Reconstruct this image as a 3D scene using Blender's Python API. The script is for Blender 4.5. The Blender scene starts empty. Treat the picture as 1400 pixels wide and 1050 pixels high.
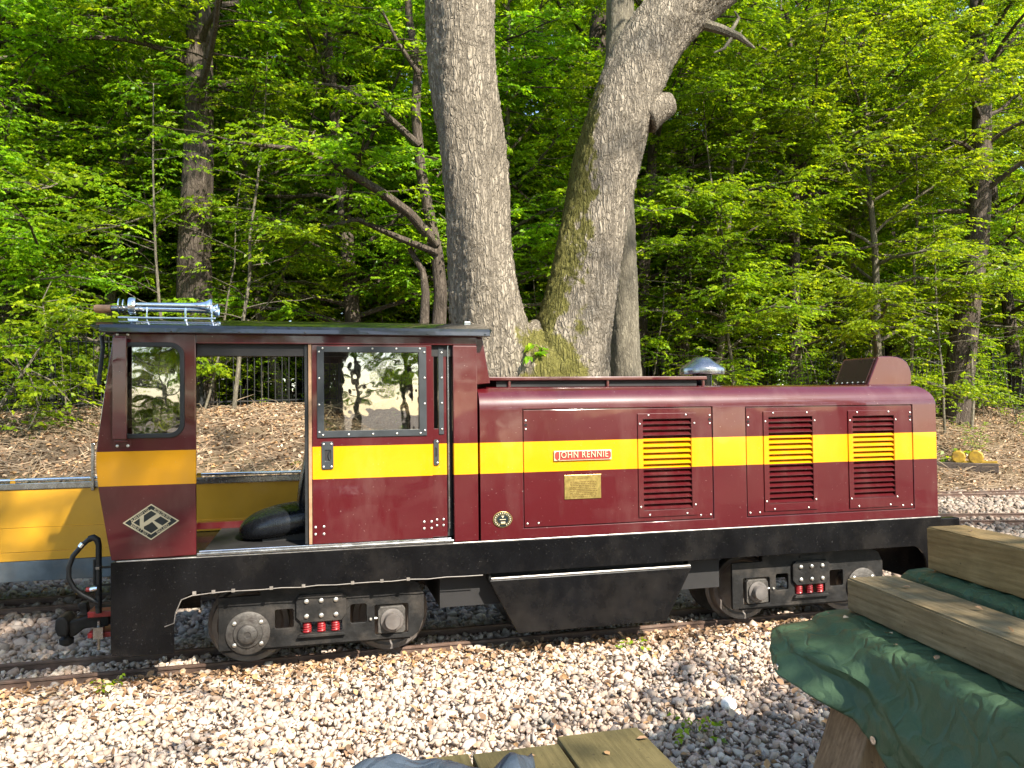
import bpy, bmesh, math, random
import numpy as np
from mathutils import Vector, Matrix
rad = math.radians
random.seed(7)
RNG = np.random.default_rng(11)
C = bpy.context.scene.collection
scene = bpy.context.scene

# ------------------------------------------------------------------ camera
F = 1072.0
YAW, PITCH, ROLL, CAMH = rad(13.9), rad(1.435), rad(-0.683), 1.6
cam = bpy.data.cameras.new('camera')
cam.sensor_width = 36.0
cam.lens = 36.0 * F / 1400.0
cam.clip_start, cam.clip_end = 0.05, 800.0
camo = bpy.data.objects.new('camera', cam)
C.objects.link(camo)
scene.camera = camo

def ray(px, py):
    x = (px - 700) / F; y = -(py - 525) / F
    c, s = math.cos(ROLL), math.sin(ROLL)
    x, y = c * x - s * y, s * x + c * y
    cp, sp = math.cos(PITCH), math.sin(PITCH)
    fw = cp - y * sp; up = sp + y * cp
    cy, sy = math.cos(YAW), math.sin(YAW)
    return Vector((x * cy + fw * sy, -x * sy + fw * cy, up))
_f, _r = ray(700, 525), (ray(1700, 525) - ray(700, 525)).normalized()
_u = _r.cross(_f)
camo.matrix_world = Matrix(((_r.x, _u.x, -_f.x, 0), (_r.y, _u.y, -_f.y, 0), (_r.z, _u.z, -_f.z, CAMH), (0, 0, 0, 1)))

# ------------------------------------------------------------------ light
SUN_AZ, SUN_EL = rad(24), rad(41)          # sun stands behind the camera, to its right
tosun = Vector((math.sin(SUN_AZ) * math.cos(SUN_EL), -math.cos(SUN_AZ) * math.cos(SUN_EL), math.sin(SUN_EL)))
world = bpy.data.worlds.new('World'); scene.world = world; world.use_nodes = True
wn = world.node_tree; wn.nodes.clear()
sky = wn.nodes.new('ShaderNodeTexSky'); sky.sky_type = 'NISHITA'; sky.sun_disc = False
sky.sun_elevation = SUN_EL; sky.sun_rotation = math.pi - SUN_AZ
sky.air_density = 1.0; sky.dust_density = 0.7; sky.ozone_density = 1.0
bg = wn.nodes.new('ShaderNodeBackground'); bg.inputs['Strength'].default_value = 0.15
wo = wn.nodes.new('ShaderNodeOutputWorld')
wn.links.new(sky.outputs[0], bg.inputs[0]); wn.links.new(bg.outputs[0], wo.inputs[0])
sl = bpy.data.lights.new('sun', 'SUN'); sl.energy = 5.0; sl.angle = rad(0.53); sl.color = (1.0, 0.93, 0.82)
so = bpy.data.objects.new('sun', sl); C.objects.link(so)
so.rotation_euler = (-tosun).to_track_quat('-Z', 'Y').to_euler()
so.location = (6, -12, 14)
scene.view_settings.view_transform = 'Standard'; scene.view_settings.look = 'None'
scene.view_settings.gamma = 1.0; scene.view_settings.exposure = 1.5
scene.cycles.max_bounces = 9; scene.cycles.diffuse_bounces = 6; scene.cycles.glossy_bounces = 3
scene.cycles.transparent_max_bounces = 8; scene.cycles.transmission_bounces = 4
scene.cycles.caustics_reflective = False; scene.cycles.caustics_refractive = False
scene.cycles.sample_clamp_indirect = 6.0
scene.cycles.use_denoising = True

# ------------------------------------------------------------------ pixel helpers (a pixel gives a direction, the plane it touches the distance)
def P(px, py, Y):
    r = ray(px, py); k = Y / r.y
    return (r.x * k, CAMH + r.z * k)
def PZ(px, py, Z):
    r = ray(px, py); k = (Z - CAMH) / r.z
    return Vector((r.x * k, r.y * k, Z))
def PW(px, py, Y):
    x, z = P(px, py, Y); return Vector((x, Y, z))

# ------------------------------------------------------------------ object helpers
W = {}
def thing(name, label, cat, loc=(0, 0, 0), group=None, kind=None):
    o = bpy.data.objects.new(name, None); C.objects.link(o); o.location = loc
    o.empty_display_size = 0.1
    W[o] = Vector(loc)
    if label: o['label'] = label
    if cat: o['category'] = cat
    if group: o['group'] = group
    if kind: o['kind'] = kind
    return o
def tag(o, label, cat, group=None, kind=None):
    o['label'] = label
    if cat: o['category'] = cat
    if group: o['group'] = group
    if kind: o['kind'] = kind
    return o
def link(name, me, parent=None, loc=None):
    o = bpy.data.objects.new(name, me); C.objects.link(o)
    base = W[parent] if parent is not None else Vector((0, 0, 0))
    if parent is not None: o.parent = parent
    o.location = (Vector(loc) - base) if loc is not None else (0, 0, 0)
    W[o] = Vector(loc) if loc is not None else base.copy()
    return o

class MB:
    """collects vertices and faces in world space; build() links them as one mesh object"""
    def __init__(s): s.v = []; s.f = []
    def add(s, v, f):
        n = len(s.v); s.v += [tuple(p) for p in v]; s.f += [tuple(i + n for i in q) for q in f]; return s
    def box(s, x0, x1, y0, y1, z0, z1):
        v = [(x, y, z) for x in (x0, x1) for y in (y0, y1) for z in (z0, z1)]
        return s.add(v, [(0, 1, 3, 2), (4, 6, 7, 5), (0, 4, 5, 1), (2, 3, 7, 6), (0, 2, 6, 4), (1, 5, 7, 3)])
    def obox(s, c, ax, ay, az):
        c, ax, ay, az = Vector(c), Vector(ax), Vector(ay), Vector(az)
        v = [c + ax * i + ay * j + az * k for i in (-1, 1) for j in (-1, 1) for k in (-1, 1)]
        return s.add(v, [(0, 1, 3, 2), (4, 6, 7, 5), (0, 4, 5, 1), (2, 3, 7, 6), (0, 2, 6, 4), (1, 5, 7, 3)])
    def prism(s, poly, y0, y1):
        """poly: (x, z) outline, extruded along Y"""
        n = len(poly)
        v = [(x, y0, z) for x, z in poly] + [(x, y1, z) for x, z in poly]
        f = [tuple(range(n)), tuple(range(2 * n - 1, n - 1, -1))]
        f += [(i, i + n, (i + 1) % n + n, (i + 1) % n) for i in range(n)]
        return s.add(v, f)
    def tube(s, pts, radii, n=10, caps=True):
        pts = [Vector(p) for p in pts]
        if not hasattr(radii, '__len__'): radii = [radii] * len(pts)
        ref = None; rings = []
        for i, p in enumerate(pts):
            t = (pts[min(i + 1, len(pts) - 1)] - pts[max(i - 1, 0)])
            if t.length < 1e-9: t = Vector((0, 0, 1))
            t.normalize()
            if ref is None:
                ref = t.cross(Vector((0, 0, 1)) if abs(t.z) < 0.9 else Vector((1, 0, 0))).normalized()
            ref = (ref - t * ref.dot(t)).normalized()
            b = t.cross(ref)
            rings.append([p + (ref * math.cos(2 * math.pi * k / n) + b * math.sin(2 * math.pi * k / n)) * radii[i] for k in range(n)])
        v = [q for r in rings for q in r]; f = []
        for i in range(len(pts) - 1):
            for k in range(n):
                f.append((i * n + k, i * n + (k + 1) % n, (i + 1) * n + (k + 1) % n, (i + 1) * n + k))
        if caps:
            f.append(tuple(range(n - 1, -1, -1))); f.append(tuple((len(pts) - 1) * n + k for k in range(n)))
        return s.add(v, f)
    def lathe(s, c, axis, prof, n=24):
        """prof: (distance along axis, radius)"""
        c, a = Vector(c), Vector(axis).normalized()
        r = a.cross(Vector((0, 0, 1)) if abs(a.z) < 0.9 else Vector((1, 0, 0))).normalized(); b = a.cross(r)
        v = []; f = []
        for d, q in prof:
            for k in range(n):
                t = 2 * math.pi * k / n
                v.append(c + a * d + (r * math.cos(t) + b * math.sin(t)) * max(q, 1e-4))
        for i in range(len(prof) - 1):
            for k in range(n):
                f.append((i * n + k, i * n + (k + 1) % n, (i + 1) * n + (k + 1) % n, (i + 1) * n + k))
        f.append(tuple(range(n - 1, -1, -1))); f.append(tuple((len(prof) - 1) * n + k for k in range(n)))
        return s.add(v, f)
    def mesh(s, name, mat, off=Vector((0, 0, 0)), smooth=False):
        me = bpy.data.meshes.new(name)
        me.from_pydata([tuple(Vector(p) - off) for p in s.v], [], s.f)
        bm = bmesh.new(); bm.from_mesh(me); bmesh.ops.recalc_face_normals(bm, faces=bm.faces); bm.to_mesh(me); bm.free()
        if mat: me.materials.append(mat)
        if smooth: shade(me)
        return me
    def build(s, name, mat, parent=None, bevel=0.0, smooth=False, seg=2):
        off = W[parent] if parent is not None else Vector((0, 0, 0))
        o = link(name, s.mesh(name, mat, off, smooth), parent)
        if bevel: bev(o, bevel, seg)
        return o
def shade(me, ang=40):
    me.polygons.foreach_set('use_smooth', [True] * len(me.polygons))
    bm = bmesh.new(); bm.from_mesh(me)
    for e in bm.edges:
        if len(e.link_faces) == 2 and e.calc_face_angle(0) > rad(ang): e.smooth = False
    bm.to_mesh(me); bm.free()
def bev(o, w, seg=2):
    m = o.modifiers.new('bevel', 'BEVEL'); m.width = w; m.segments = seg; m.limit_method = 'ANGLE'; m.angle_limit = rad(35)
    m.harden_normals = False
def centred(mb, name, mat, c, smooth=False):
    return mb.mesh(name, mat, Vector(c), smooth)
def panel(name, outer, holes, y0, y1, mat, parent, bevel=0.0):
    """flat plate in the XZ plane with holes, thickness y0..y1"""
    bm = bmesh.new(); edges = []
    for lp in [outer] + holes:
        vs = [bm.verts.new((x, y0, z)) for x, z in lp]
        edges += [bm.edges.new((vs[i], vs[(i + 1) % len(vs)])) for i in range(len(vs))]
    bmesh.ops.triangle_fill(bm, use_beauty=True, use_dissolve=False, edges=edges)
    ex = bmesh.ops.extrude_face_region(bm, geom=list(bm.faces))
    bmesh.ops.translate(bm, verts=[g for g in ex['geom'] if isinstance(g, bmesh.types.BMVert)], vec=(0, y1 - y0, 0))
    bmesh.ops.recalc_face_normals(bm, faces=bm.faces)
    bmesh.ops.translate(bm, verts=bm.verts, vec=-W[parent])
    me = bpy.data.meshes.new(name); bm.to_mesh(me); bm.free(); me.materials.append(mat)
    o = link(name, me, parent)
    if bevel: bev(o, bevel, 2)
    return o
def rrect(x0, x1, z0, z1, r, n=5, corners=(1, 1, 1, 1)):
    """rounded rectangle outline; corners: bottom-left, bottom-right, top-right, top-left"""
    out = []
    for (cx, cz, a0, on) in ((x0 + r, z0 + r, 180, corners[0]), (x1 - r, z0 + r, 270, corners[1]), (x1 - r, z1 - r, 0, corners[2]), (x0 + r, z1 - r, 90, corners[3])):
        if on:
            for k in range(n + 1):
                a = rad(a0 + 90 * k / n); out.append((cx + r * math.cos(a), cz + r * math.sin(a)))
        else:
            a = rad(a0 + 45); out.append((cx + r * (1 if math.cos(a) > 0 else -1), cz + r * (1 if math.sin(a) > 0 else -1)))
    return out
def bulk(name, V, Fc, mat, parent=None, tint=None, loc=None, smooth=False):
    """large mesh from numpy arrays; Fc (n, k) of equal-sized faces; tint (n_verts, 3) -> colour attribute"""
    me = bpy.data.meshes.new(name); n, k = Fc.shape
    me.vertices.add(len(V)); me.vertices.foreach_set('co', np.asarray(V, np.float32).ravel())
    me.loops.add(n * k); me.loops.foreach_set('vertex_index', Fc.astype(np.int32).ravel())
    me.polygons.add(n); me.polygons.foreach_set('loop_start', np.arange(0, n * k, k, dtype=np.int32))
    me.polygons.foreach_set('loop_total', np.full(n, k, np.int32))
    if smooth: me.polygons.foreach_set('use_smooth', np.ones(n, bool))
    me.update(calc_edges=True)
    if tint is not None:
        at = me.color_attributes.new('tint', 'FLOAT_COLOR', 'POINT')
        at.data.foreach_set('color', np.concatenate([tint, np.ones((len(tint), 1))], 1).astype(np.float32).ravel())
    if mat: me.materials.append(mat)
    if name is None: return me
    return link(name, me, parent, loc)

# ------------------------------------------------------------------ materials
class N:
    def __init__(s, name):
        s.m = bpy.data.materials.new(name); s.m.use_nodes = True; s.t = s.m.node_tree
        s.b = s.t.nodes['Principled BSDF']; s.out = s.t.nodes['Material Output']
    def n(s, typ, **kw):
        o = s.t.nodes.new(typ)
        for k, v in kw.items():
            if k in o.inputs: o.inputs[k].default_value = v
            else: setattr(o, k, v)
        return o
    def l(s, a, b): s.t.links.new(a, b)
    def pos(s):
        return s.n('ShaderNodeNewGeometry').outputs['Position']
    def noise(s, scale, detail=3, rough=0.55, vec=None, stretch=None):
        nn = s.n('ShaderNodeTexNoise'); nn.inputs['Scale'].default_value = scale; nn.inputs['Detail'].default_value = detail; nn.inputs['Roughness'].default_value = rough
        v = vec or s.pos()
        if stretch:
            mp = s.n('ShaderNodeMapping'); mp.inputs['Scale'].default_value = stretch; s.l(v, mp.inputs[0]); v = mp.outputs[0]
        s.l(v, nn.inputs['Vector']); return nn.outputs['Fac']
    def ramp(s, fac, stops):
        r = s.n('ShaderNodeValToRGB'); e = r.color_ramp.elements
        while len(e) < len(stops): e.new(0.5)
        for q, (p, c) in zip(e, stops):
            q.position = p; q.color = (c, c, c, 1) if not hasattr(c, '__len__') else (*c, 1)
        s.l(fac, r.inputs[0]); return r.outputs[0]
    def mix(s, fac, a, b, blend='MIX'):
        m = s.n('ShaderNodeMix', data_type='RGBA', blend_type=blend)
        for sock, val in ((m.inputs[0], fac), (m.inputs[6], a), (m.inputs[7], b)):
            if isinstance(val, bpy.types.NodeSocket): s.l(val, sock)
            elif hasattr(val, '__len__'): sock.default_value = (*val, 1)
            else: sock.default_value = val
        return m.outputs[2]
    def math(s, op, a, b=None):
        m = s.n('ShaderNodeMath', operation=op)
        for sock, val in ((m.inputs[0], a), (m.inputs[1], b)):
            if val is None: continue
            if isinstance(val, bpy.types.NodeSocket): s.l(val, sock)
            else: sock.default_value = val
        return m.outputs[0]
    def bump(s, h, strength=0.3, dist=0.01):
        b = s.n('ShaderNodeBump'); b.inputs['Strength'].default_value = strength; b.inputs['Distance'].default_value = dist
        s.l(h, b.inputs['Height']); s.l(b.outputs[0], s.b.inputs['Normal']); return b
    def col(s, sock): s.l(sock, s.b.inputs['Base Color'])
    def set(s, rough=None, metal=None, coat=None, coat_rough=None, spec=None):
        I = s.b.inputs
        if rough is not None: I['Roughness'].default_value = rough
        if metal is not None: I['Metallic'].default_value = metal
        if coat is not None: I['Coat Weight'].default_value = coat
        if coat_rough is not None: I['Coat Roughness'].default_value = coat_rough
        if spec is not None: I['Specular IOR Level'].default_value = spec
        return s

def worn(name, colour, rough=0.5, metal=0.0, var=0.25, scale=8, bump=0.0, bscale=60, specks=None, dirt=None, coat=0, stretch=None, spec=0.5):
    q = N(name); q.set(rough, metal, coat, None, spec)
    nz = q.noise(scale, 4, stretch=stretch)
    c = q.mix(q.ramp(nz, [(0.3, 0.0), (0.7, 1.0)]), tuple(k * (1 - var) for k in colour), tuple(min(1, k * (1 + var)) for k in colour))
    if dirt:
        c = q.mix(q.ramp(q.noise(scale * 0.45, 6, 0.65), [(0.48, 0.0), (0.72, dirt[1])]), c, dirt[0])
    if specks:
        c = q.mix(q.ramp(q.noise(specks[2], 2, 0.6), [(specks[1], 0.0), (specks[1] + 0.04, 0.8)]), c, specks[0])
    q.col(c)
    q.l(q.ramp(nz, [(0.2, max(0.02, rough - 0.08)), (0.8, min(1, rough + 0.1))]), q.b.inputs['Roughness'])
    if bump: q.bump(q.noise(bscale, 4, stretch=stretch), bump, 0.01)
    return q.m

MAROON = (0.062, 0.0036, 0.0058); YELLOW = (0.61, 0.272, 0.0)
STRIPE0, STRIPE1 = 1.156, 1.353
def paint(name, stripe=True):
    q = N(name); q.set(0.4, 0, 1.0, 0.02, 0.2)
    nz = q.noise(2.2, 4)
    c = q.mix(nz, tuple(k * 0.85 for k in MAROON), tuple(k * 1.15 for k in MAROON))
    y = q.mix(nz, tuple(k * 0.94 for k in YELLOW), YELLOW)
    if stripe:
        sp = q.n('ShaderNodeSeparateXYZ'); q.l(q.pos(), sp.inputs[0])
        inb = q.math('MULTIPLY', q.math('GREATER_THAN', sp.outputs[2], STRIPE0), q.math('LESS_THAN', sp.outputs[2], STRIPE1))
        c = q.mix(inb, c, y)
    # dust specks, faint wipe marks
    c = q.mix(q.ramp(q.noise(95, 2, 0.6), [(0.73, 0.0), (0.77, 0.55)]), c, (0.5, 0.42, 0.38))
    dust = q.ramp(q.noise(3.0, 5, 0.65, stretch=(1.5, 1, 0.5)), [(0.5, 0.0), (0.8, 0.07)])
    c = q.mix(dust, c, (0.42, 0.33, 0.28))
    q.col(c)
    q.l(q.ramp(q.noise(5, 4), [(0.3, 0.02), (0.75, 0.10)]), q.b.inputs['Coat Roughness'])
    wav = q.n('ShaderNodeBump'); wav.inputs['Strength'].default_value = 0.06; wav.inputs['Distance'].default_value = 0.02
    q.l(q.noise(5.5, 1), wav.inputs['Height']); q.l(wav.outputs[0], q.b.inputs['Normal']); q.l(wav.outputs[0], q.b.inputs['Coat Normal'])
    return q.m

M = {}
M['paint'] = paint('maroon_paint_with_stripe'); M['maroon'] = paint('maroon_paint', False)
M['black'] = worn('black_frame_paint', (0.004, 0.004, 0.0045), 0.2, var=0.3, scale=6, specks=((0.045, 0.043, 0.04), 0.69, 85), dirt=((0.05, 0.043, 0.036), 0.22), coat=0.0, stretch=(1, 1, 0.6), spec=0.24)
M['bogie'] = worn('dirty_black_steel', (0.013, 0.0125, 0.012), 0.55, var=0.4, scale=14, bump=0.25, bscale=40, dirt=((0.075, 0.063, 0.052), 0.55), spec=0.2)
M['grime'] = worn('dusty_hub_steel', (0.075, 0.068, 0.06), 0.6, 0.4, 0.4, 30, 0.3, 80, dirt=((0.04, 0.03, 0.025), 0.8))
M['wheel'] = worn('wheel_steel', (0.14, 0.125, 0.115), 0.42, 0.35, 0.3, 12, dirt=((0.12, 0.085, 0.06), 0.6))
M['bolt'] = worn('zinc_bolt', (0.62, 0.6, 0.54), 0.35, 0.85, 0.15, 60)
M['chrome'] = worn('chrome', (0.82, 0.84, 0.86), 0.08, 1.0, 0.05, 20)
M['alu'] = worn('dull_aluminium', (0.34, 0.34, 0.335), 0.24, 0.95, 0.2, 18)
M['steel_lip'] = worn('worn_bright_edge', (0.42, 0.4, 0.37), 0.35, 0.8, 0.25, 25)
M['rubber'] = worn('black_rubber', (0.008, 0.0085, 0.009), 0.5, var=0.2, scale=20)
M['grey_frame'] = worn('dark_grey_window_frame', (0.022, 0.026, 0.029), 0.45, var=0.15, scale=10, specks=((0.25, 0.25, 0.25), 0.74, 90))
M['roof'] = worn('black_roof_paint', (0.006, 0.009, 0.011), 0.14, var=0.2, scale=8, coat=0.8, dirt=((0.05, 0.05, 0.04), 0.2))
M['vinyl'] = worn('black_vinyl', (0.007, 0.008, 0.010), 0.25, var=0.2, scale=30, bump=0.12, bscale=160)
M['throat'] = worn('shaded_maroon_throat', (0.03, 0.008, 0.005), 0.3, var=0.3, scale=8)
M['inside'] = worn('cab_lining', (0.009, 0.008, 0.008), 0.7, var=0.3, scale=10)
M['red'] = worn('red_enamel', (0.24, 0.012, 0.014), 0.35, var=0.2, scale=30, dirt=((0.08, 0.03, 0.02), 0.4))
M['redplate'] = worn('nameplate_red', (0.3, 0.025, 0.018), 0.45, var=0.12, scale=30)
M['cream'] = worn('cream_lettering', (0.5, 0.42, 0.27), 0.4, var=0.08, scale=40)
M['brass'] = worn('brass', (0.5, 0.37, 0.12), 0.33, 0.9, 0.2, 40, dirt=((0.25, 0.17, 0.05), 0.4))
M['engrave'] = worn('engraved_line', (0.17, 0.11, 0.03), 0.5, 0.5, 0.3, 200)
M['gloss_black'] = worn('gloss_black_enamel', (0.014, 0.02, 0.022), 0.2, var=0.2, scale=30)
M['wood_brown'] = worn('brown_bakelite', (0.3, 0.17, 0.09), 0.5, var=0.25, scale=25)
M['cable'] = worn('pale_cable', (0.16, 0.14, 0.12), 0.5, var=0.3, scale=30)
M['railsteel'] = worn('rusty_rail', (0.115, 0.07, 0.05), 0.6, 0.25, 0.35, 10, 0.2, 60, dirt=((0.2, 0.16, 0.13), 0.5))
M['sleeper'] = worn('old_sleeper', (0.07, 0.052, 0.04), 0.85, 0, 0.4, 9, 0.5, 50, stretch=(4, 1, 4))
M['galv'] = worn('blue_grey_skirt_steel', (0.085, 0.11, 0.13), 0.55, 0.3, 0.35, 7, dirt=((0.2, 0.17, 0.13), 0.5))
M['yellowboard'] = worn('carriage_yellow', (0.6, 0.3, 0.012), 0.42, var=0.07, scale=4, coat=0.3, dirt=((0.45, 0.24, 0.03), 0.4), specks=((0.2, 0.13, 0.03), 0.76, 60))
M['leveryellow'] = worn('flaking_yellow', (0.36, 0.22, 0.015), 0.6, var=0.3, scale=14, dirt=((0.12, 0.07, 0.02), 0.7))
M['fence'] = worn('dark_fence_iron', (0.006, 0.0065, 0.006), 0.7, var=0.3, scale=6)

def glass():
    q = N('window_glass'); t = q.t
    tr = q.n('ShaderNodeBsdfTransparent'); tr.inputs[0].default_value = (0.72, 0.75, 0.72, 1)
    gl = q.n('ShaderNodeBsdfGlossy'); gl.inputs['Roughness'].default_value = 0.015
    fr = q.n('ShaderNodeFresnel'); fr.inputs[0].default_value = 3.2
    b = q.n('ShaderNodeBump'); b.inputs['Strength'].default_value = 0.04; b.inputs['Distance'].default_value = 0.02
    q.l(q.noise(6, 2), b.inputs['Height']); q.l(b.outputs[0], gl.inputs['Normal'])
    mx = q.n('ShaderNodeMixShader'); q.l(fr.outputs[0], mx.inputs[0]); q.l(tr.outputs[0], mx.inputs[1]); q.l(gl.outputs[0], mx.inputs[2])
    q.l(mx.outputs[0], q.out.inputs[0]); return q.m
M['glass'] = glass()

def leafmat(name, gain=1.0, trans=0.58):
    q = N(name)
    a = q.n('ShaderNodeAttribute', attribute_name='tint')
    inf = q.n('ShaderNodeObjectInfo')
    hs = q.n('ShaderNodeHueSaturation')
    q.l(q.math('ADD', 0.485, q.math('MULTIPLY', inf.outputs['Random'], 0.03)), hs.inputs['Hue'])
    q.l(q.math('ADD', 0.8 * gain, q.math('MULTIPLY', inf.outputs['Random'], 0.4 * gain)), hs.inputs['Value'])
    q.l(a.outputs['Color'], hs.inputs['Color'])
    q.col(hs.outputs[0]); q.set(0.42, 0, 0, 0, 0.35)
    tl = q.n('ShaderNodeBsdfTranslucent')
    q.l(q.mix(1.0, hs.outputs[0], (1.6, 1.45, 0.5), 'MULTIPLY'), tl.inputs[0])
    mx = q.n('ShaderNodeMixShader'); mx.inputs[0].default_value = trans
    q.l(q.b.outputs[0], mx.inputs[1]); q.l(tl.outputs[0], mx.inputs[2]); q.l(mx.outputs[0], q.out.inputs[0])
    return q.m
M['leaf'] = leafmat('beech_leaf', 1.12)
def attrmat(name, rough=0.85, bump=0.0, bscale=50):
    q = N(name); a = q.n('ShaderNodeAttribute', attribute_name='tint')
    q.col(q.mix(q.noise(70, 3), q.mix(1.0, a.outputs['Color'], (0.7, 0.7, 0.7), 'MULTIPLY'), q.mix(1.0, a.outputs['Color'], (1.25, 1.25, 1.25), 'MULTIPLY')))
    q.set(rough, 0, 0, 0, 0.25)
    if bump: q.bump(q.noise(bscale, 3), bump, 0.006)
    return q.m
M['stone'] = attrmat('ballast_stone', 0.85, 0.35, 120); M['litter'] = attrmat('dead_leaf', 0.75)
M['twig'] = worn('dry_twig', (0.26, 0.19, 0.12), 0.8, 0, 0.5, 3)

def bark(name, c0, c1, moss=0.0, scale=1.0, depth=0.03):
    q = N(name); q.set(0.9, 0, 0, 0, 0.15)
    co = q.n('ShaderNodeTexCoord').outputs['Object']
    wv = q.n('ShaderNodeMapping'); wv.inputs['Scale'].default_value = (10 * scale, 10 * scale, 2.6 * scale)
    nz = q.n('ShaderNodeTexNoise'); nz.inputs['Scale'].default_value = 2.2 * scale; nz.inputs['Detail'].default_value = 3
    q.l(co, nz.inputs['Vector'])
    off = q.n('ShaderNodeVectorMath', operation='MULTIPLY_ADD'); q.l(nz.outputs['Color'], off.inputs[0]); off.inputs[1].default_value = (0.12, 0.12, 0.2); q.l(co, off.inputs[2])
    q.l(off.outputs[0], wv.inputs[0])
    vo = q.n('ShaderNodeTexVoronoi', feature='DISTANCE_TO_EDGE'); vo.inputs['Scale'].default_value = 2.1; q.l(wv.outputs[0], vo.inputs['Vector'])
    rn = q.noise(9.5 * scale, 4, 0.6, vec=off.outputs[0], stretch=(1, 1, 0.13))
    rdg = q.ramp(q.math('ABSOLUTE', q.math('SUBTRACT', rn, 0.5)), [(0.0, 0.0), (0.035, 0.5), (0.12, 1.0)])
    vr = q.ramp(vo.outputs['Distance'], [(0.0, 0.25), (0.07, 0.75), (0.25, 1.0)])
    crack = q.math('MULTIPLY', rdg, vr)
    fine = q.noise(28 * scale, 5, 0.7, vec=co, stretch=(1, 1, 0.35))
    big = q.noise(1.3, 4, vec=co)
    c = q.mix(crack, tuple(k * 0.62 for k in c0), q.mix(q.ramp(fine, [(0.3, 0), (0.7, 1)]), c0, c1))
    c = q.mix(q.ramp(big, [(0.42, 0), (0.7, 0.5)]), c, tuple(k * 0.62 for k in c0))
    if moss:
        g = q.n('ShaderNodeNewGeometry'); sx = q.n('ShaderNodeSeparateXYZ'); q.l(g.outputs['Normal'], sx.inputs[0])
        ps = q.n('ShaderNodeSeparateXYZ'); q.l(g.outputs['Position'], ps.inputs[0])
        # moss grows on the north (left) flank and low in the fork
        west = q.math('MULTIPLY', sx.outputs[0], -0.6)
        low = q.math('MULTIPLY', q.math('SUBTRACT', 3.5, ps.outputs[2]), 0.42)
        fork = q.math('SUBTRACT', 0.62, q.math('MULTIPLY', q.math('ABSOLUTE', q.math('SUBTRACT', ps.outputs[0], 3.0)), 0.9))
        s = q.math('ADD', q.math('MAXIMUM', q.math('ADD', west, q.math('MINIMUM', fork, 0.1)), q.math('MINIMUM', low, q.math('ADD', fork, 0.1))), q.math('MULTIPLY', q.noise(3.0, 5, 0.7), 1.1))
        mk = q.ramp(s, [(moss, 0.0), (moss + 0.22, 0.9)])
        c = q.mix(mk, c, q.mix(q.noise(18, 4), (0.07, 0.068, 0.012), (0.17, 0.155, 0.03)))
    q.col(c)
    h = q.math('ADD', q.math('MULTIPLY', crack, 0.8), q.math('MULTIPLY', fine, 0.45))
    q.bump(h, 0.9, depth); return q.m
M['oakbark'] = bark('oak_bark', (0.225, 0.19, 0.142), (0.41, 0.352, 0.268), 0.90, 1.0, 0.05)
M['bark'] = bark('dark_bark', (0.085, 0.066, 0.05), (0.17, 0.14, 0.11), 0, 1.2, 0.02)
M['palebark'] = bark('pale_bark', (0.15, 0.13, 0.095), (0.28, 0.25, 0.18), 0, 1.5, 0.012)

def timber(name, c0, c1, ax):
    """grain runs along world axis vector ax (object coords)"""
    q = N(name); q.set(0.78, 0, 0, 0, 0.2)
    co = q.n('ShaderNodeTexCoord').outputs['Object']
    st = tuple(1.2 if i == ax else 17 for i in range(3))
    g = q.noise(3.0, 6, 0.7, vec=co, stretch=st)
    w = q.n('ShaderNodeTexWave', wave_type='RINGS'); mp = q.n('ShaderNodeMapping')
    mp.inputs['Scale'].default_value = tuple(0.06 if i == ax else 1 for i in range(3)); mp.inputs['Location'].default_value = (0.21, 0.13, 0.17)
    q.l(co, mp.inputs[0]); q.l(mp.outputs[0], w.inputs['Vector'])
    w.inputs['Scale'].default_value = 18; w.inputs['Distortion'].default_value = 5; w.inputs['Detail'].default_value = 3; w.inputs['Detail Scale'].default_value = 1.4
    f = q.math('ADD', q.math('MULTIPLY', g, 0.9), q.math('MULTIPLY', w.outputs['Fac'], 0.1))
    c = q.mix(q.ramp(f, [(0.3, 0), (0.68, 1)]), c0, c1)
    c = q.mix(q.ramp(q.noise(2.4, 6, 0.7, vec=co), [(0.42, 0), (0.75, 0.7)]), c, tuple(k * 0.55 for k in c0))
    c = q.mix(q.ramp(q.noise(60, 2, vec=co), [(0.7, 0), (0.74, 0.6)]), c, (0.03, 0.022, 0.014))
    q.col(c); q.bump(f, 0.55, 0.006); return q.m
M['beam'] = timber('weathered_beam', (0.12, 0.085, 0.04), (0.27, 0.205, 0.115), 1)
M['beam_new'] = timber('fresh_sawn_beam', (0.15, 0.095, 0.035), (0.3, 0.205, 0.09), 1)
M['plank'] = timber('treated_plank', (0.075, 0.06, 0.024), (0.15, 0.12, 0.052), 1)
M['leg'] = timber('rough_post', (0.12, 0.075, 0.04), (0.28, 0.19, 0.11), 2)

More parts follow.
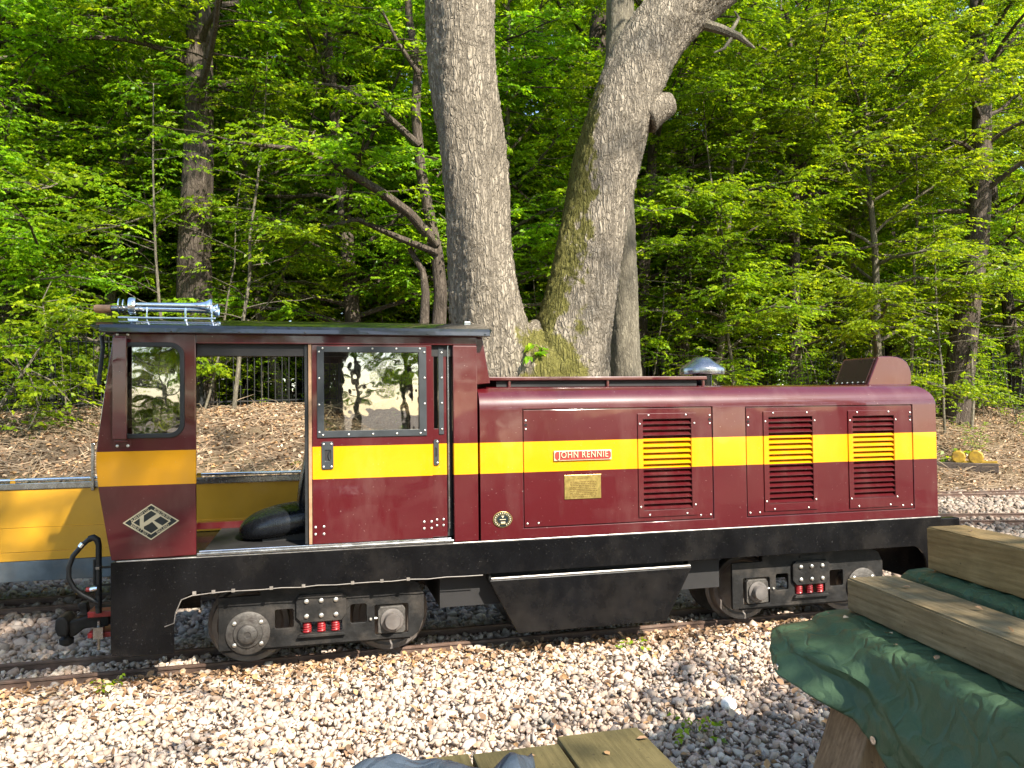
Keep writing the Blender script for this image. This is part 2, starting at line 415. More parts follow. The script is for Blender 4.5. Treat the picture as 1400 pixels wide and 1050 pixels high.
def tarp(name, c):
    q = N(name); q.set(0.45, 0, 0.0, 0.2, 0.25)
    n1 = q.noise(3.5, 4)
    cc = q.mix(n1, tuple(k * 0.75 for k in c), tuple(k * 1.25 for k in c))
    cc = q.mix(q.ramp(q.noise(9, 6, 0.75), [(0.52, 0), (0.75, 0.4)]), cc, tuple(k * 1.35 + 0.012 for k in c))
    q.col(cc)
    v = q.n('ShaderNodeTexVoronoi', feature='DISTANCE_TO_EDGE'); v.inputs['Scale'].default_value = 7
    nzz = q.n('ShaderNodeTexNoise'); nzz.inputs['Scale'].default_value = 5; q.l(q.pos(), nzz.inputs['Vector'])
    ad = q.n('ShaderNodeVectorMath', operation='MULTIPLY_ADD'); q.l(nzz.outputs['Color'], ad.inputs[0]); ad.inputs[1].default_value = (0.3, 0.3, 0.3); q.l(q.pos(), ad.inputs[2]); q.l(ad.outputs[0], v.inputs['Vector'])
    h = q.math('ADD', q.math('MULTIPLY', q.math('MINIMUM', v.outputs['Distance'], 0.12), 3.0), q.math('MULTIPLY', q.noise(24, 5, 0.7), 0.45))
    q.bump(h, 1.0, 0.011); return q.m
M['tarp'] = tarp('green_tarpaulin', (0.05, 0.088, 0.046)); M['bluetarp'] = tarp('slate_tarpaulin', (0.05, 0.065, 0.085))
#SECTION2
# ------------------------------------------------------------------ ground
def sm(t):
    t = np.clip(t, 0, 1); return t * t * (3 - 2 * t)
def G(x, y):
    x = np.asarray(x, float); y = np.asarray(y, float)
    ys = 8.1 + 3.4 * sm((x - 3) / 5)
    z = -0.065 + 1.6 * sm((y - ys) / 6.5) + np.maximum(0, y - ys - 6.5) * 0.02
    b = np.sin(x * 1.7 + y * 0.6) * np.sin(y * 1.3 - x * 0.5) * 0.05 + np.sin(x * 0.45 + 1.3) * np.sin(y * 0.6) * 0.08 + np.sin(x * 4.1 + y * 3.3) * 0.012
    z = z + b * np.clip((y - ys + 0.2) / 1.5, 0, 1)
    return z + 0.006 * np.sin(x * 9 + y * 4) * np.sin(y * 11 - x * 3)
def hit(px, py, extra=0.0):
    r = ray(px, py); k = 1.0
    while k < 90:
        p = Vector((0, 0, CAMH)) + r * k
        if p.z < float(G(p.x, p.y)) + extra: return p
        k += .02
    return p
def axis(lo, fine0, fine1, hi, step, n=14):
    a = fine0 - np.geomspace(0.5, fine0 - lo, n)[::-1]; b = fine1 + np.geomspace(0.5, hi - fine1, n)
    return np.concatenate([a, np.arange(fine0, fine1 + 1e-6, step), b])
gx = axis(-220, -12, 24, 230, 0.22); gy = axis(-150, 0, 26, 320, 0.18)
XX, YY = np.meshgrid(gx, gy); ZZ = G(XX, YY)
nxg = len(gx); idx = np.arange(len(gx) * len(gy)).reshape(len(gy), nxg)
Fq = np.stack([idx[:-1, :-1], idx[:-1, 1:], idx[1:, 1:], idx[1:, :-1]], -1).reshape(-1, 4)
q = N('woodland_ground'); q.set(0.95, 0, 0, 0, 0.1)
n1 = q.noise(6, 6, 0.7); n2 = q.noise(40, 4, 0.7); n3 = q.noise(1.1, 4)
soil = q.mix(q.ramp(n1, [(0.3, 0), (0.7, 1)]), (0.075, 0.05, 0.032), (0.21, 0.15, 0.095))
soil = q.mix(q.ramp(n2, [(0.5, 0), (0.7, 0.6)]), soil, (0.3, 0.22, 0.15))
soil = q.mix(q.ramp(n3, [(0.5, 0), (0.75, 0.35)]), soil, (0.055, 0.07, 0.02))
grit = q.mix(q.ramp(n2, [(0.35, 0), (0.65, 1)]), (0.15, 0.115, 0.085), (0.3, 0.235, 0.18))
sp = q.n('ShaderNodeSeparateXYZ'); q.l(q.pos(), sp.inputs[0])
edge = q.math('ADD', sp.outputs[1], q.math('MULTIPLY', n3, 1.2))
q.col(q.mix(q.ramp(q.math('MULTIPLY', edge, 0.05), [(0.44, 0), (0.50, 1)]), grit, soil))
q.bump(q.math('ADD', n1, n2), 0.8, 0.03)
g = bulk('ground', np.stack([XX, YY, ZZ], -1).reshape(-1, 3), Fq, q.m, smooth=True)
tag(g, 'brown woodland ground with gravel apron around the tracks', None, kind='structure')

# ------------------------------------------------------------------ tracks
def rail_mesh(mb, a, b):
    a, b = Vector(a), Vector(b); d = (b - a).normalized(); s = Vector((-d.y, d.x, 0))
    prof = [(-.03, -.062), (.03, -.062), (.03, -.055), (.007, -.048), (.007, -.02), (.016, -.015), (.016, -.003), (.012, 0), (-.012, 0), (-.016, -.003), (-.016, -.015), (-.007, -.02), (-.007, -.048), (-.03, -.055)]
    n = len(prof); v = [p + s * u + Vector((0, 0, w)) for p in (a, b) for u, w in prof]
    mb.add(v, [tuple(range(n)), tuple(range(2 * n - 1, n - 1, -1))] + [(i, (i + 1) % n, (i + 1) % n + n, i + n) for i in range(n)])
def track(label, p0, p1, gauge, joints, sleepers=True, start=0.2, far_only=False):
    t = thing('railway_track', label, None, (p0[0], p0[1], 0), kind='structure')
    p0, p1 = Vector((*p0, 0)), Vector((*p1, 0)); d = (p1 - p0); L = d.length; d.normalize(); s = Vector((-d.y, d.x, 0))
    for k in (0, 1):
        cuts = [0] + joints[k] + [L]
        for a, b in zip(cuts[:-1], cuts[1:]):
            mb = MB(); rail_mesh(mb, p0 + d * (a + 0.003) + s * gauge * k, p0 + d * (b - 0.003) + s * gauge * k)
            mb.build('rail', M['railsteel'], t)
    if sleepers:
        m0 = None; c = p0 + s * gauge / 2
        x = start
        while x < L:
            p = c + d * x
            if m0 is None:
                mb = MB(); mb.obox(p + Vector((0, 0, -0.11)), d * 0.06, s * (gauge / 2 + 0.17), Vector((0, 0, 0.05)))
                m0 = centred(mb, 'sleeper', M['sleeper'], p)
            link('sleeper', m0, t, p); x += 0.55
    return t
YR0, YR1 = 5.262, 5.604           # rails under the locomotive
YC = (YR0 + YR1) / 2
track('narrow rusty track under the maroon locomotive', (-7, YR0), (13, YR0), YR1 - YR0, [[7.0 + P(408, 902, YR0)[0], 13.5], [9.1, 14.2]])
track('narrow rusty track under the yellow carriage', (-9, 7.16), (4.2, 7.16), 0.342, [[4.1], [5.3]])
_a, _b = PZ(1250, 711.6, 0), PZ(1340, 711, 0); _d = (_b - _a).normalized()
track('rusty track curving away behind the bonnet', tuple((_a - _d * 3.2).xy), tuple((_a + _d * 9).xy), 0.62, [[4.4], [5.9]])
_a, _b = PZ(1250, 676, 0), PZ(1340, 674.3, 0); _d = (_b - _a).normalized()
track('farthest rusty track at the foot of the leafy bank', tuple((_a - _d * 4).xy), tuple((_a + _d * 9).xy), 0.34, [[6.0], [3.9]])

# ------------------------------------------------------------------ ballast, leaves, twigs
ph = (1 + 5 ** .5) / 2
ICO = np.array([(-1, ph, 0), (1, ph, 0), (-1, -ph, 0), (1, -ph, 0), (0, -1, ph), (0, 1, ph), (0, -1, -ph), (0, 1, -ph), (ph, 0, -1), (ph, 0, 1), (-ph, 0, -1), (-ph, 0, 1)]) / math.sqrt(1 + ph * ph)
ICF = np.array([(0, 11, 5), (0, 5, 1), (0, 1, 7), (0, 7, 10), (0, 10, 11), (1, 5, 9), (5, 11, 4), (11, 10, 2), (10, 7, 6), (7, 1, 8), (3, 9, 4), (3, 4, 2), (3, 2, 6), (3, 6, 8), (3, 8, 9), (4, 9, 5), (2, 4, 11), (6, 2, 10), (8, 6, 7), (9, 8, 1)])
def rotmats(n, tilt=None):
    """random rotations (full) or upright spin with some tilt"""
    a = RNG.uniform(0, 2 * np.pi, n)
    if tilt is None:
        qn = RNG.normal(size=(n, 4)); qn /= np.linalg.norm(qn, axis=1, keepdims=True); w, x, y, z = qn.T
        return np.stack([1 - 2 * (y * y + z * z), 2 * (x * y - z * w), 2 * (x * z + y * w), 2 * (x * y + z * w), 1 - 2 * (x * x + z * z), 2 * (y * z - x * w), 2 * (x * z - y * w), 2 * (y * z + x * w), 1 - 2 * (x * x + y * y)], -1).reshape(n, 3, 3)
    b = RNG.normal(0, tilt, n); c = RNG.normal(0, tilt, n); z0, o = np.zeros(n), np.ones(n)
    Rz = np.stack([np.cos(a), -np.sin(a), z0, np.sin(a), np.cos(a), z0, z0, z0, o], -1).reshape(n, 3, 3)
    Rx = np.stack([o, z0, z0, z0, np.cos(b), -np.sin(b), z0, np.sin(b), np.cos(b)], -1).reshape(n, 3, 3)
    Ry = np.stack([np.cos(c), z0, np.sin(c), z0, o, z0, -np.sin(c), z0, np.cos(c)], -1).reshape(n, 3, 3)
    return Rz @ Rx @ Ry
def inview(x, y, z=0.0, m=0.06):
    """points the photograph could see, with a wide margin for a step to the side"""
    cy, sy = math.cos(YAW), math.sin(YAW)
    d = x * sy + y * cy; r = x * cy - y * sy
    return (d > 0.3) & (np.abs(r) < d * (0.653 + m) + 0.5) & ((CAMH - z) / np.maximum(d, .1) < 0.52 + m)
def stones(name, pts, size, label, tint_fn, lift=0.3):
    n = len(pts); sc = size[:, None] * RNG.uniform(0.5, 1.4, (n, 3)); sc[:, 2] *= 0.75
    T = (ICO[None] * RNG.uniform(0.62, 1.25, (n, 12, 1)) + RNG.normal(0, .13, (n, 12, 3))) * sc[:, None, :]
    T = np.einsum('nij,nvj->nvi', rotmats(n, 0.6), T) + pts[:, None, :]
    T[:, :, 2] += (size * lift)[:, None]
    Fc = (ICF[None] + (np.arange(n) * 12)[:, None, None]).reshape(-1, 3)
    o = bulk(name, T.reshape(-1, 3), Fc, M['stone'], tint=np.repeat(tint_fn(n), 12, 0))
    return tag(o, label, None, kind='stuff')
def grav_tint(n, dark=1.0):
    pal = np.array([(0.55, 0.43, 0.335), (0.60, 0.475, 0.375), (0.49, 0.395, 0.315), (0.62, 0.53, 0.42), (0.50, 0.37, 0.275), (0.43, 0.36, 0.30), (0.57, 0.42, 0.32)])
    return pal[RNG.integers(0, len(pal), n)] * RNG.uniform(0.58, 1.02, (n, 1)) * dark
def jgrid(x0, x1, y0, y1, st):
    a, b = np.meshgrid(np.arange(x0, x1, st), np.arange(y0, y1, st)); a, b = a.ravel(), b.ravel()
    return a + RNG.uniform(-.5, .5, len(a)) * st, b + RNG.uniform(-.5, .5, len(a)) * st
def railclear(y, h=0.045):
    return np.minimum(np.abs(y - YR0), np.abs(y - YR1)) > h
x, y = jgrid(-3.2, 6.5, 2.6, 5.9, 0.0255); k = inview(x, y) & railclear(y, 0.05); x, y = x[k], y[k]
sz = RNG.gamma(5, 0.0155 / 5, len(x)).clip(0.006, 0.03)
z = np.where((y > YR0) & (y < YR1), -0.055, -0.05) + RNG.uniform(-0.012, 0.014, len(x))
stones('ballast_gravel', np.stack([x, y, z], -1), sz, 'pale pinkish crushed stone ballast beside the locomotive track', grav_tint)
x, y = jgrid(-4.2, 4.0, 5.9, 8.5, 0.05); k = inview(x, y) & (x < 3) & (np.minimum(np.abs(y - 7.16), np.abs(y - 7.502)) > .05); x, y = x[k], y[k]
sz = RNG.gamma(9, 0.03 / 9, len(x)).clip(0.015, 0.05)
stones('ballast_gravel', np.stack([x, y, G(x, y) + 0.005], -1), sz, 'greyer ballast between the locomotive track and the yellow carriage', lambda n: grav_tint(n, 0.75))
x, y = jgrid(4.0, 13.0, 5.9, 11.8, 0.06); k = inview(x, y); x, y = x[k], y[k]
sz = RNG.gamma(9, 0.034 / 9, len(x)).clip(0.015, 0.055)
stones('ballast_gravel', np.stack([x, y, G(x, y) - 0.012], -1), sz, 'grey brown ballast around the rails behind the bonnet', lambda n: grav_tint(n, 0.62))

LEAFV = np.array([(0, 0, 0), (0.30, 0.30, 0.05), (1.0, 0, -0.03), (0.30, -0.30, 0.05)])   # folded leaf, unit length
LEAFV6 = np.array([(0, 0, 0), (0.35, 0.34, 0.12), (0.75, 0.22, 0.16), (1.0, 0, 0.05), (0.75, -0.22, 0.16), (0.35, -0.34, 0.12)])
def scatter_leaves(name, x, y, z, size, label, tint, tilt=0.45):
    n = len(x); T = LEAFV6[None] * size[:, None, None]
    T = np.einsum('nij,nvj->nvi', rotmats(n, tilt), T) + np.stack([x, y, z], -1)[:, None]
    Fc = (np.array([(0, 1, 2, 3), (0, 3, 4, 5)])[None] + (np.arange(n) * 6)[:, None, None]).reshape(-1, 4)
    o = bulk(name, T.reshape(-1, 3), Fc, M['litter'], tint=np.repeat(tint, 6, 0)); tag(o, label, None, kind='stuff'); return o
BR = np.array([(0.33, 0.2, 0.11), (0.42, 0.28, 0.17), (0.25, 0.15, 0.085), (0.48, 0.36, 0.24), (0.18, 0.11, 0.065), (0.38, 0.22, 0.1)])
def brown(n): return BR[RNG.integers(0, len(BR), n)] * RNG.uniform(0.75, 1.2, (n, 1))
# on the ballast, thickest beside the near rail
n = 7500; x = RNG.uniform(-3, 6.5, n); y = np.where(RNG.random(n) < 0.55, 5.17 - np.abs(RNG.normal(0, 0.22, n)), RNG.uniform(3.0, 5.2, n)); k = inview(x, y); x, y = x[k], y[k]
scatter_leaves('fallen_leaves', x, y, np.full(len(x), -0.026) + RNG.uniform(-.008, .012, len(x)), RNG.uniform(0.018, 0.055, len(x)), 'dry brown leaves lying along the near rail', brown(len(x)))
n = 110000; x = RNG.uniform(-8, 17, n); y = RNG.uniform(7.6, 19, n)
dens = 0.35 + 0.65 * sm((y - 8) / 1.5); k = inview(x, y) & (RNG.random(n) < dens) & ~((x > 5) & (y < 11.3)); x, y = x[k], y[k]
scatter_leaves('leaf_litter', x, y, G(x, y) + 0.015, RNG.uniform(0.03, 0.075, len(x)), 'thick brown leaf litter covering the bank up to the fence', brown(len(x)), 0.5)
# dry twigs and stalks lying on the bank
def twigs(n, xr, yr, label, ln=(0.25, 0.9)):
    Vv, Ff = [], []
    for i in range(n):
        px, py = random.uniform(*xr), random.uniform(*yr); L = random.uniform(*ln); a = random.uniform(0, 6.28); r = random.uniform(0.003, 0.009)
        p = Vector((px, py, float(G(px, py)) + 0.03)); e = p + Vector((math.cos(a) * L, math.sin(a) * L, 0))
        e.z = float(G(e.x, e.y)) + random.uniform(0.02, 0.25 if random.random() < .35 else 0.06)
        m = (p + e) / 2 + Vector((random.uniform(-.07, .07), random.uniform(-.07, .07), random.uniform(0, .07)))
        mb = MB(); mb.tube([p, m, e], [r, r * .8, r * .4], 4, False); b = len(Vv); Vv += mb.v; Ff += [tuple(q + b for q in f) for f in mb.f]
    mb = MB(); mb.v = Vv; mb.f = Ff; o = mb.build('twig_litter', M['twig']); tag(o, label, None, kind='stuff')
twigs(1700, (-7, 3), (8.6, 14.5), 'dry twigs and stalks strewn over the bank behind the cab')
twigs(1200, (7, 16), (11.6, 16), 'tangled dry twigs on the bank past the rear of the bonnet')
stone_big = MB(); 
bp = PZ(996, 967, -0.03)
T = ICO * np.random.default_rng(3).uniform(.85, 1.15, (12, 1)) * np.array([.055, .05, .05])
o = bulk('pale_rock', T, ICF, M['stone'], tint=np.tile((0.75, 0.72, 0.66), (12, 1)), loc=(bp.x, bp.y, -0.012)); bev(o, 0.012, 2)
tag(o, 'one large whitish rock lying alone on the ballast', 'rock')
#SECTION3
# ------------------------------------------------------------------ locomotive
YS = 4.90; YF = 2 * YC - YS                 # near and far side planes
loco = thing('diesel_locomotive', 'maroon narrow gauge diesel locomotive with yellow waist stripe and black frame', 'locomotive', (1.6, YC, 0))
def X(px, py=640, Y=YS): return P(px, py, Y)[0]
def Z(px, py, Y=YS): return P(px, py, Y)[1]
def XZ(px, py, Y=YS): return P(px, py, Y)
_bolt = {}
def bolt_mesh(r, h, mat='bolt'):
    k = (round(r, 4), round(h, 4), mat)
    if k not in _bolt:
        mb = MB(); mb.lathe((0, 0, 0), (0, -1, 0), [(0, r), (h * .55, r), (h * .9, r * .7), (h, r * .25)], 10)
        _bolt[k] = mb.mesh('bolt', M[mat], smooth=True)
    return _bolt[k]
def bolts(pts, y, parent, r=0.007, h=0.006, mat='bolt'):
    for x_, z_ in pts: link('bolt', bolt_mesh(r, h, mat), parent, (x_, y, z_))
FT, FB = 0.722, 0.522                         # frame top / bottom
XL, XR = -1.15, 4.475

# --- frame
arcL = [(-0.70 - 0.115 * math.cos(a), 0.522 - 0.17 + 0.17 * math.sin(a)) for a in np.linspace(0, math.pi / 2, 7)]
side = [(XL, FT), (XL, 0.20), (-1.10, 0.188), (-0.815, 0.183)] + arcL + [(4.22, FB)] + [(4.22 + 0.13 * math.sin(a), FB - 0.2 + 0.2 * math.cos(a)) for a in np.linspace(0.2, math.pi / 2, 6)] + [(4.35, 0.19), (XR, 0.19), (XR, FT)]
for y0, y1 in ((YS, YS + 0.014), (YF - 0.014, YF)):
    panel('frame_side', side, [], y0, y1, M['black'], loco, 0.002)
mb = MB(); mb.box(XL + .004, XR - .004, YS + 0.02, YF - 0.02, 0.66, FT - .004); mb.build('frame_deck', M['black'], loco)
mb = MB(); mb.box(XL, XL + .02, YS + 0.017, YF - 0.017, 0.21, .655); mb.build('headstock', M['black'], loco, 0.003)
mb = MB(); mb.box(XR - .02, XR, YS + 0.017, YF - 0.017, 0.21, .655); mb.build('headstock', M['black'], loco, 0.003)
mb = MB(); mb.box(XL + .03, XR - .005, YS - 0.003, YS + 0.018, FT + .001, FT + 0.008); mb.build('frame_lip', M['steel_lip'], loco, 0.002)
mb = MB(); mb.box(X(1236, 714), X(1315, 714), YS + 0.02, YS + .1, Z(1300, 722), Z(1300, 709)); mb.build('buffer_bar', M['black'], loco, 0.004)
# middle beams between the bogies (dark underside)
mb = MB(); mb.box(0.75, 2.72, YS + .12, YF - .12, 0.3, 0.655); mb.build('underframe_box', M['inside'], loco)
# cable along the lower edge of the frame, with clips
pts = [PW(225, 857, YS - .006), PW(238, 852, YS - .008), PW(240, 838, YS - .008), PW(248, 820, YS - .008), PW(262, 814.5, YS - .008)]
for px_ in range(285, 665, 25): pts.append(Vector((X(px_, 800), YS - .006, FB - .004 + (0.003 * math.sin(px_ * .9)))))
cb = MB(); cb.tube(pts, 0.003, 6); cab_cable = cb.build('cable', M['cable'], loco, smooth=True)
for px_ in (266, 292, 319, 371, 415, 482, 522, 558):
    mb = MB(); x_ = X(px_, 800); mb.box(x_ - .01, x_ + .01, YS - .012, YS - .0015, FB - .008, FB + .01); mb.build('clip', M['cable'], cab_cable)
mb = MB(); mb.prism([XZ(232, 831), XZ(243, 815), XZ(243, 829)], YS + .03, YS + .034); mb.build('white_tab', M['cream'], loco)

# --- fuel tank / battery box between the bogies
tk = [XZ(669, 792, YS), XZ(709, 867, YS), XZ(912, 849, YS), XZ(947, 777, YS)]
tz = (tk[0][1] + tk[3][1]) / 2; bz = (tk[1][1] + tk[2][1]) / 2
tankpoly = [(tk[0][0], tz), (tk[1][0], bz), (tk[2][0], bz), (tk[3][0], tz)]
mb = MB(); mb.prism(tankpoly, YS + .006, YF - .006); tank = mb.build('tank_box', M['black'], loco, 0.006)
mb = MB(); mb.box(tk[0][0] + .012, tk[3][0] - .012, YS + .002, YS + .024, tz + .001, tz + .015); mb.build('tank_lip', M['steel_lip'], tank, 0.004)
for x_ in (tk[0][0] + .01, tk[3][0] - .012):
    mb = MB(); mb.box(x_ - .007, x_ + .007, YS + .026, YS + .1, tz - .02, FB + .03); mb.build('bracket', M['bogie'], tank)
bolts([(tk[3][0] - .05, tz + .04)], YS + .115, loco, .012, .01)

# --- bogies
def bogie(cx, s):
    """side frames, wheels, springs; s = -1 mirrors along the track"""
    T_ = lambda u: cx + s * u
    BY = 5.02
    bg_ = MB()
    outl = [(-.60, .135), (.56, .13), (.60, .16), (.635, .25), (.635, .40), (.60, .47), (.5, .515), (-.36, .515), (-.36, .455), (-.60, .455)]
    holes = [rrect(-.275, -.165, .245, .36, .012), rrect(.175, .275, .245, .36, .012), rrect(-.125, .125, .205, .295, .015), rrect(.325, .535, .16, .345, .012)]
    tr = lambda lp: [(T_(u), w) for u, w in (lp if s > 0 else lp[::-1])]
    ol = [(cx + u - (.02 if s < 0 else 0), w) for u, w in outl]
    o = panel('bogie', ol, [tr(h) for h in holes], BY, BY + .022, M['bogie'], loco, 0.003)
    o2 = panel('side_frame', ol, [tr(h) for h in holes], 2 * YC - BY - .022, 2 * YC - BY, M['bogie'], o, 0.003)
    mb = MB(); mb.box(min(T_(-.585), T_(.55)), max(T_(-.585), T_(.55)), BY + .024, BY + .05, .115, .128); mb.build('lower_strap', M['bogie'], o, .003)
    mb = MB(); mb.box(cx - .12, cx + .12, BY + .05, 2 * YC - BY - .05, .3, .5); mb.build('bolster', M['inside'], o)
    for u in (-.43, .43):
        for yy, sg in ((YR0, 1), (YR1, -1)):
            mb = MB()
            mb.lathe((T_(u), yy - sg * .052, .236), (0, sg, 0), [(0, .0), (0, .06), (.012, .07), (.016, .185), (.0, .2), (.0, .230), (.006, .2345), (.05, .236), (.068, .238), (.075, .262), (.09, .258), (.094, .24), (.094, .05)], 40)
            mb.build('wheel', M['wheel'], o, smooth=True)
        mb = MB(); mb.tube([(T_(u), YR0 - .12, .236), (T_(u), YR1 + .12, .236)], .035, 12); mb.build('axle', M['wheel'], o, smooth=True)
    # round bearing flange
    hub = MB(); hub.lathe((T_(-.43), BY - .001, .236), (0, -1, 0), [(0, .128), (.012, .128), (.016, .122), (.018, .088), (.02, .086), (.03, .082), (.032, .06), (.05, .056), (.056, .045), (.057, .02), (.052, .016)], 32)
    hub = hub.build('bearing_flange', M['grime'], o, smooth=True)
    bolts([(T_(-.43) + .1 * math.cos(a), .236 + .1 * math.sin(a)) for a in (rad(40), rad(140), rad(220), rad(320))], BY - .016, hub, .014, .014)
    # sliding axle box
    bx = MB(); oc = [(.345, .17), (.50, .165), (.515, .18), (.515, .315), (.50, .335), (.36, .335), (.345, .31)]
    bx.prism(tr(oc), BY - .012, BY + .03); bx = bx.build('axle_box', M['grime'], o, .004)
    mb = MB(); mb.lathe((T_(.432), BY - .0125, .25), (0, -1, 0), [(0, .072), (.012, .072), (.014, .064), (.014, .05), (.05, .05), (.056, .046), (.056, .0)], 28); mb.build('bearing_cap', M['wheel'], bx, smooth=True)
    mb = MB(); mb.tube([(T_(.29), BY + .01, .262), (T_(.345), BY + .01, .262)], .008, 8); mb.build('adjuster_bolt', M['bolt'], bx)
    bolts([(T_(.30), .262)], BY - .001, bx, .01, .012)
    # spring hanger plate with six bolts, three red springs and their seat
    pl = MB(); pl.prism(tr([(-.15, .31), (-.12, .275), (.12, .275), (.15, .31), (.15, .42), (.125, .445), (-.125, .445), (-.15, .42)]), BY - .022, BY - .001)
    pl = pl.build('spring_plate', M['bogie'], o, .004)
    bolts([(T_(u), w) for u in (-.088, 0, .088) for w in (.315, .405)], BY - .0225, pl, .0145, .014)
    for u in (-.085, 0, .085):
        mb = MB(); pts = [(T_(u) + .02 * math.cos(a * 2.2), BY + .012 + .02 * math.sin(a * 2.2), .205 + a * .0049) for a in np.arange(0, 16, .32)]
        mb.tube(pts, .0075, 6); mb.build('spring', M['red'], o, smooth=True)
    mb = MB(); mb.prism(tr([(-.145, .185), (.145, .185), (.13, .205), (-.13, .205)]), BY - .03, BY - .001); mb.build('spring_seat', M['bogie'], o, .003)
    mb = MB(); mb.box(cx - .08, cx + .1, BY - .008, BY - .001, .465, .48); mb.build('slot_cover', M['inside'], o)
    bolts([(T_(u), .503) for u in ((.25, .33, .41) if s > 0 else (.42, .34, .26))], BY - .001, o, .012, .012, 'grime')
    return o
bogie(0.012, 1); bogie(3.442, -1)

# --- bonnet
BX0, BX1, BZ0, BZ1 = X(656.5, 640), X(1281, 627), FT + .010, 1.712
bm = bmesh.new(); bmesh.ops.create_cube(bm, size=1.0)
bmesh.ops.scale(bm, vec=(BX1 - BX0, YF - YS, BZ1 - BZ0), verts=bm.verts)
bmesh.ops.translate(bm, vec=((BX0 + BX1) / 2, YC, (BZ0 + BZ1) / 2), verts=bm.verts)
def E_(f): return [e for e in bm.edges if f((e.verts[0].co + e.verts[1].co) / 2)]
top = E_(lambda c: abs(c.z - BZ1) < 1e-4 and (abs(c.x - BX0) > 1e-4))
bmesh.ops.bevel(bm, geom=top, offset=0.155, segments=12, profile=0.5, affect='EDGES', clamp_overlap=False)
bmesh.ops.translate(bm, vec=-W[loco], verts=bm.verts)
me = bpy.data.meshes.new('bonnet'); bm.to_mesh(me); bm.free(); me.materials.append(M['paint'])
bonnet = link('bonnet', me, loco)
def zavg(pts): return sum(Z(*p) for p in pts) / len(pts)
PAN = [(X(715, 640), X(975.6, 640), zavg([(716, 721), (976, 711)]), zavg([(714, 559), (974, 556)])),
       (X(1020.3, 640), X(1249.5, 640), zavg([(1022, 706), (1251, 697)]), zavg([(1018, 556), (1247, 553)]))]
LOU = [(0, X(879.5, 640), X(945.5, 640), zavg([(882, 698), (946, 695)]), zavg([(879, 573), (944, 572)]), X(872.5, 640), X(952.3, 640), zavg([(875, 707), (953, 704)]), Z(911, 565)),
       (1, X(1051.5, 640), X(1111.5, 640), zavg([(1053, 688.6), (1113, 686)]), Z(1080, 569.5), X(1044.5, 640), X(1116.7, 640), zavg([(1047, 699), (1117, 696)]), Z(1080, 562)),
       (1, X(1166.7, 640), X(1223, 640), zavg([(1168, 681), (1224, 679)]), Z(1195, 568.2), X(1160.5, 640), X(1227.5, 640), zavg([(1163, 695), (1228, 692)]), Z(1195, 561))]
LOU[2] = LOU[2][:3] + (LOU[2][3], LOU[2][4]) + LOU[2][5:]
cut = MB()
for x0, x1, z0, z1 in PAN: cut.box(x0, x1, YS - .05, YS + .013, z0, z1)
cutp = MB()
for _, x0, x1, z0, z1, *_r2 in LOU: cutp.box(x0 - .004, x1 + .004, YS - .06, YS + .11, z0 - .004, z1 + .004)
def cut_out(o, *cutters):
    objs = []
    for i, c in enumerate(cutters):
        co = bpy.data.objects.new('cutter', c.mesh('cutter', None)); C.objects.link(co); objs.append(co)
        m = o.modifiers.new('cut%d' % i, 'BOOLEAN'); m.object = co; m.operation = 'DIFFERENCE'; m.solver = 'EXACT'
    bpy.context.view_layer.update()
    dg = bpy.context.evaluated_depsgraph_get()
    nm = bpy.data.meshes.new_from_object(o.evaluated_get(dg)); o.modifiers.clear(); o.data = nm
    for co in objs: bpy.data.objects.remove(co)
    shade(nm, 30)
cut_out(bonnet, cut, cutp)
bev(bonnet, 0.003, 2)
# access doors with louvres
for i, (x0, x1, z0, z1) in enumerate(PAN):
    g_ = .0075
    holes = [[(a, c), (b, c), (b, d), (a, d)] for (pi, a, b, c, d, *_q) in LOU if pi == i]
    door = panel('access_door', [(x0 + g_, z0 + g_), (x1 - g_, z0 + g_), (x1 - g_, z1 - g_), (x0 + g_, z1 - g_)], holes, YS + .003, YS + .012, M['paint'], bonnet, .0012)
    w = .022
    bolts([(x0 + .022, z1 - .075), (x0 + .022, z1 - .13), (x1 - .022, z1 - .06), (x1 - .022, z1 - .115), (x0 + .026, z0 + .03), (x0 + .1, z0 + .03), (x1 - .026, z0 + .03), (x1 - .1, z0 + .03)], YS + .002, door, .0065, .005)
    for xx in (x0 + .022, x1 - .022):
        zz = z1 - .1025 if xx < x0 + .1 else z1 - .0875
        mb = MB(); mb.lathe((xx, YS + .0028, zz), (0, -1, 0), [(0, .009), (.004, .009), (.0045, .006), (.001, .005), (.001, 0)], 12); mb.build('lock', M['inside'], door, smooth=True)
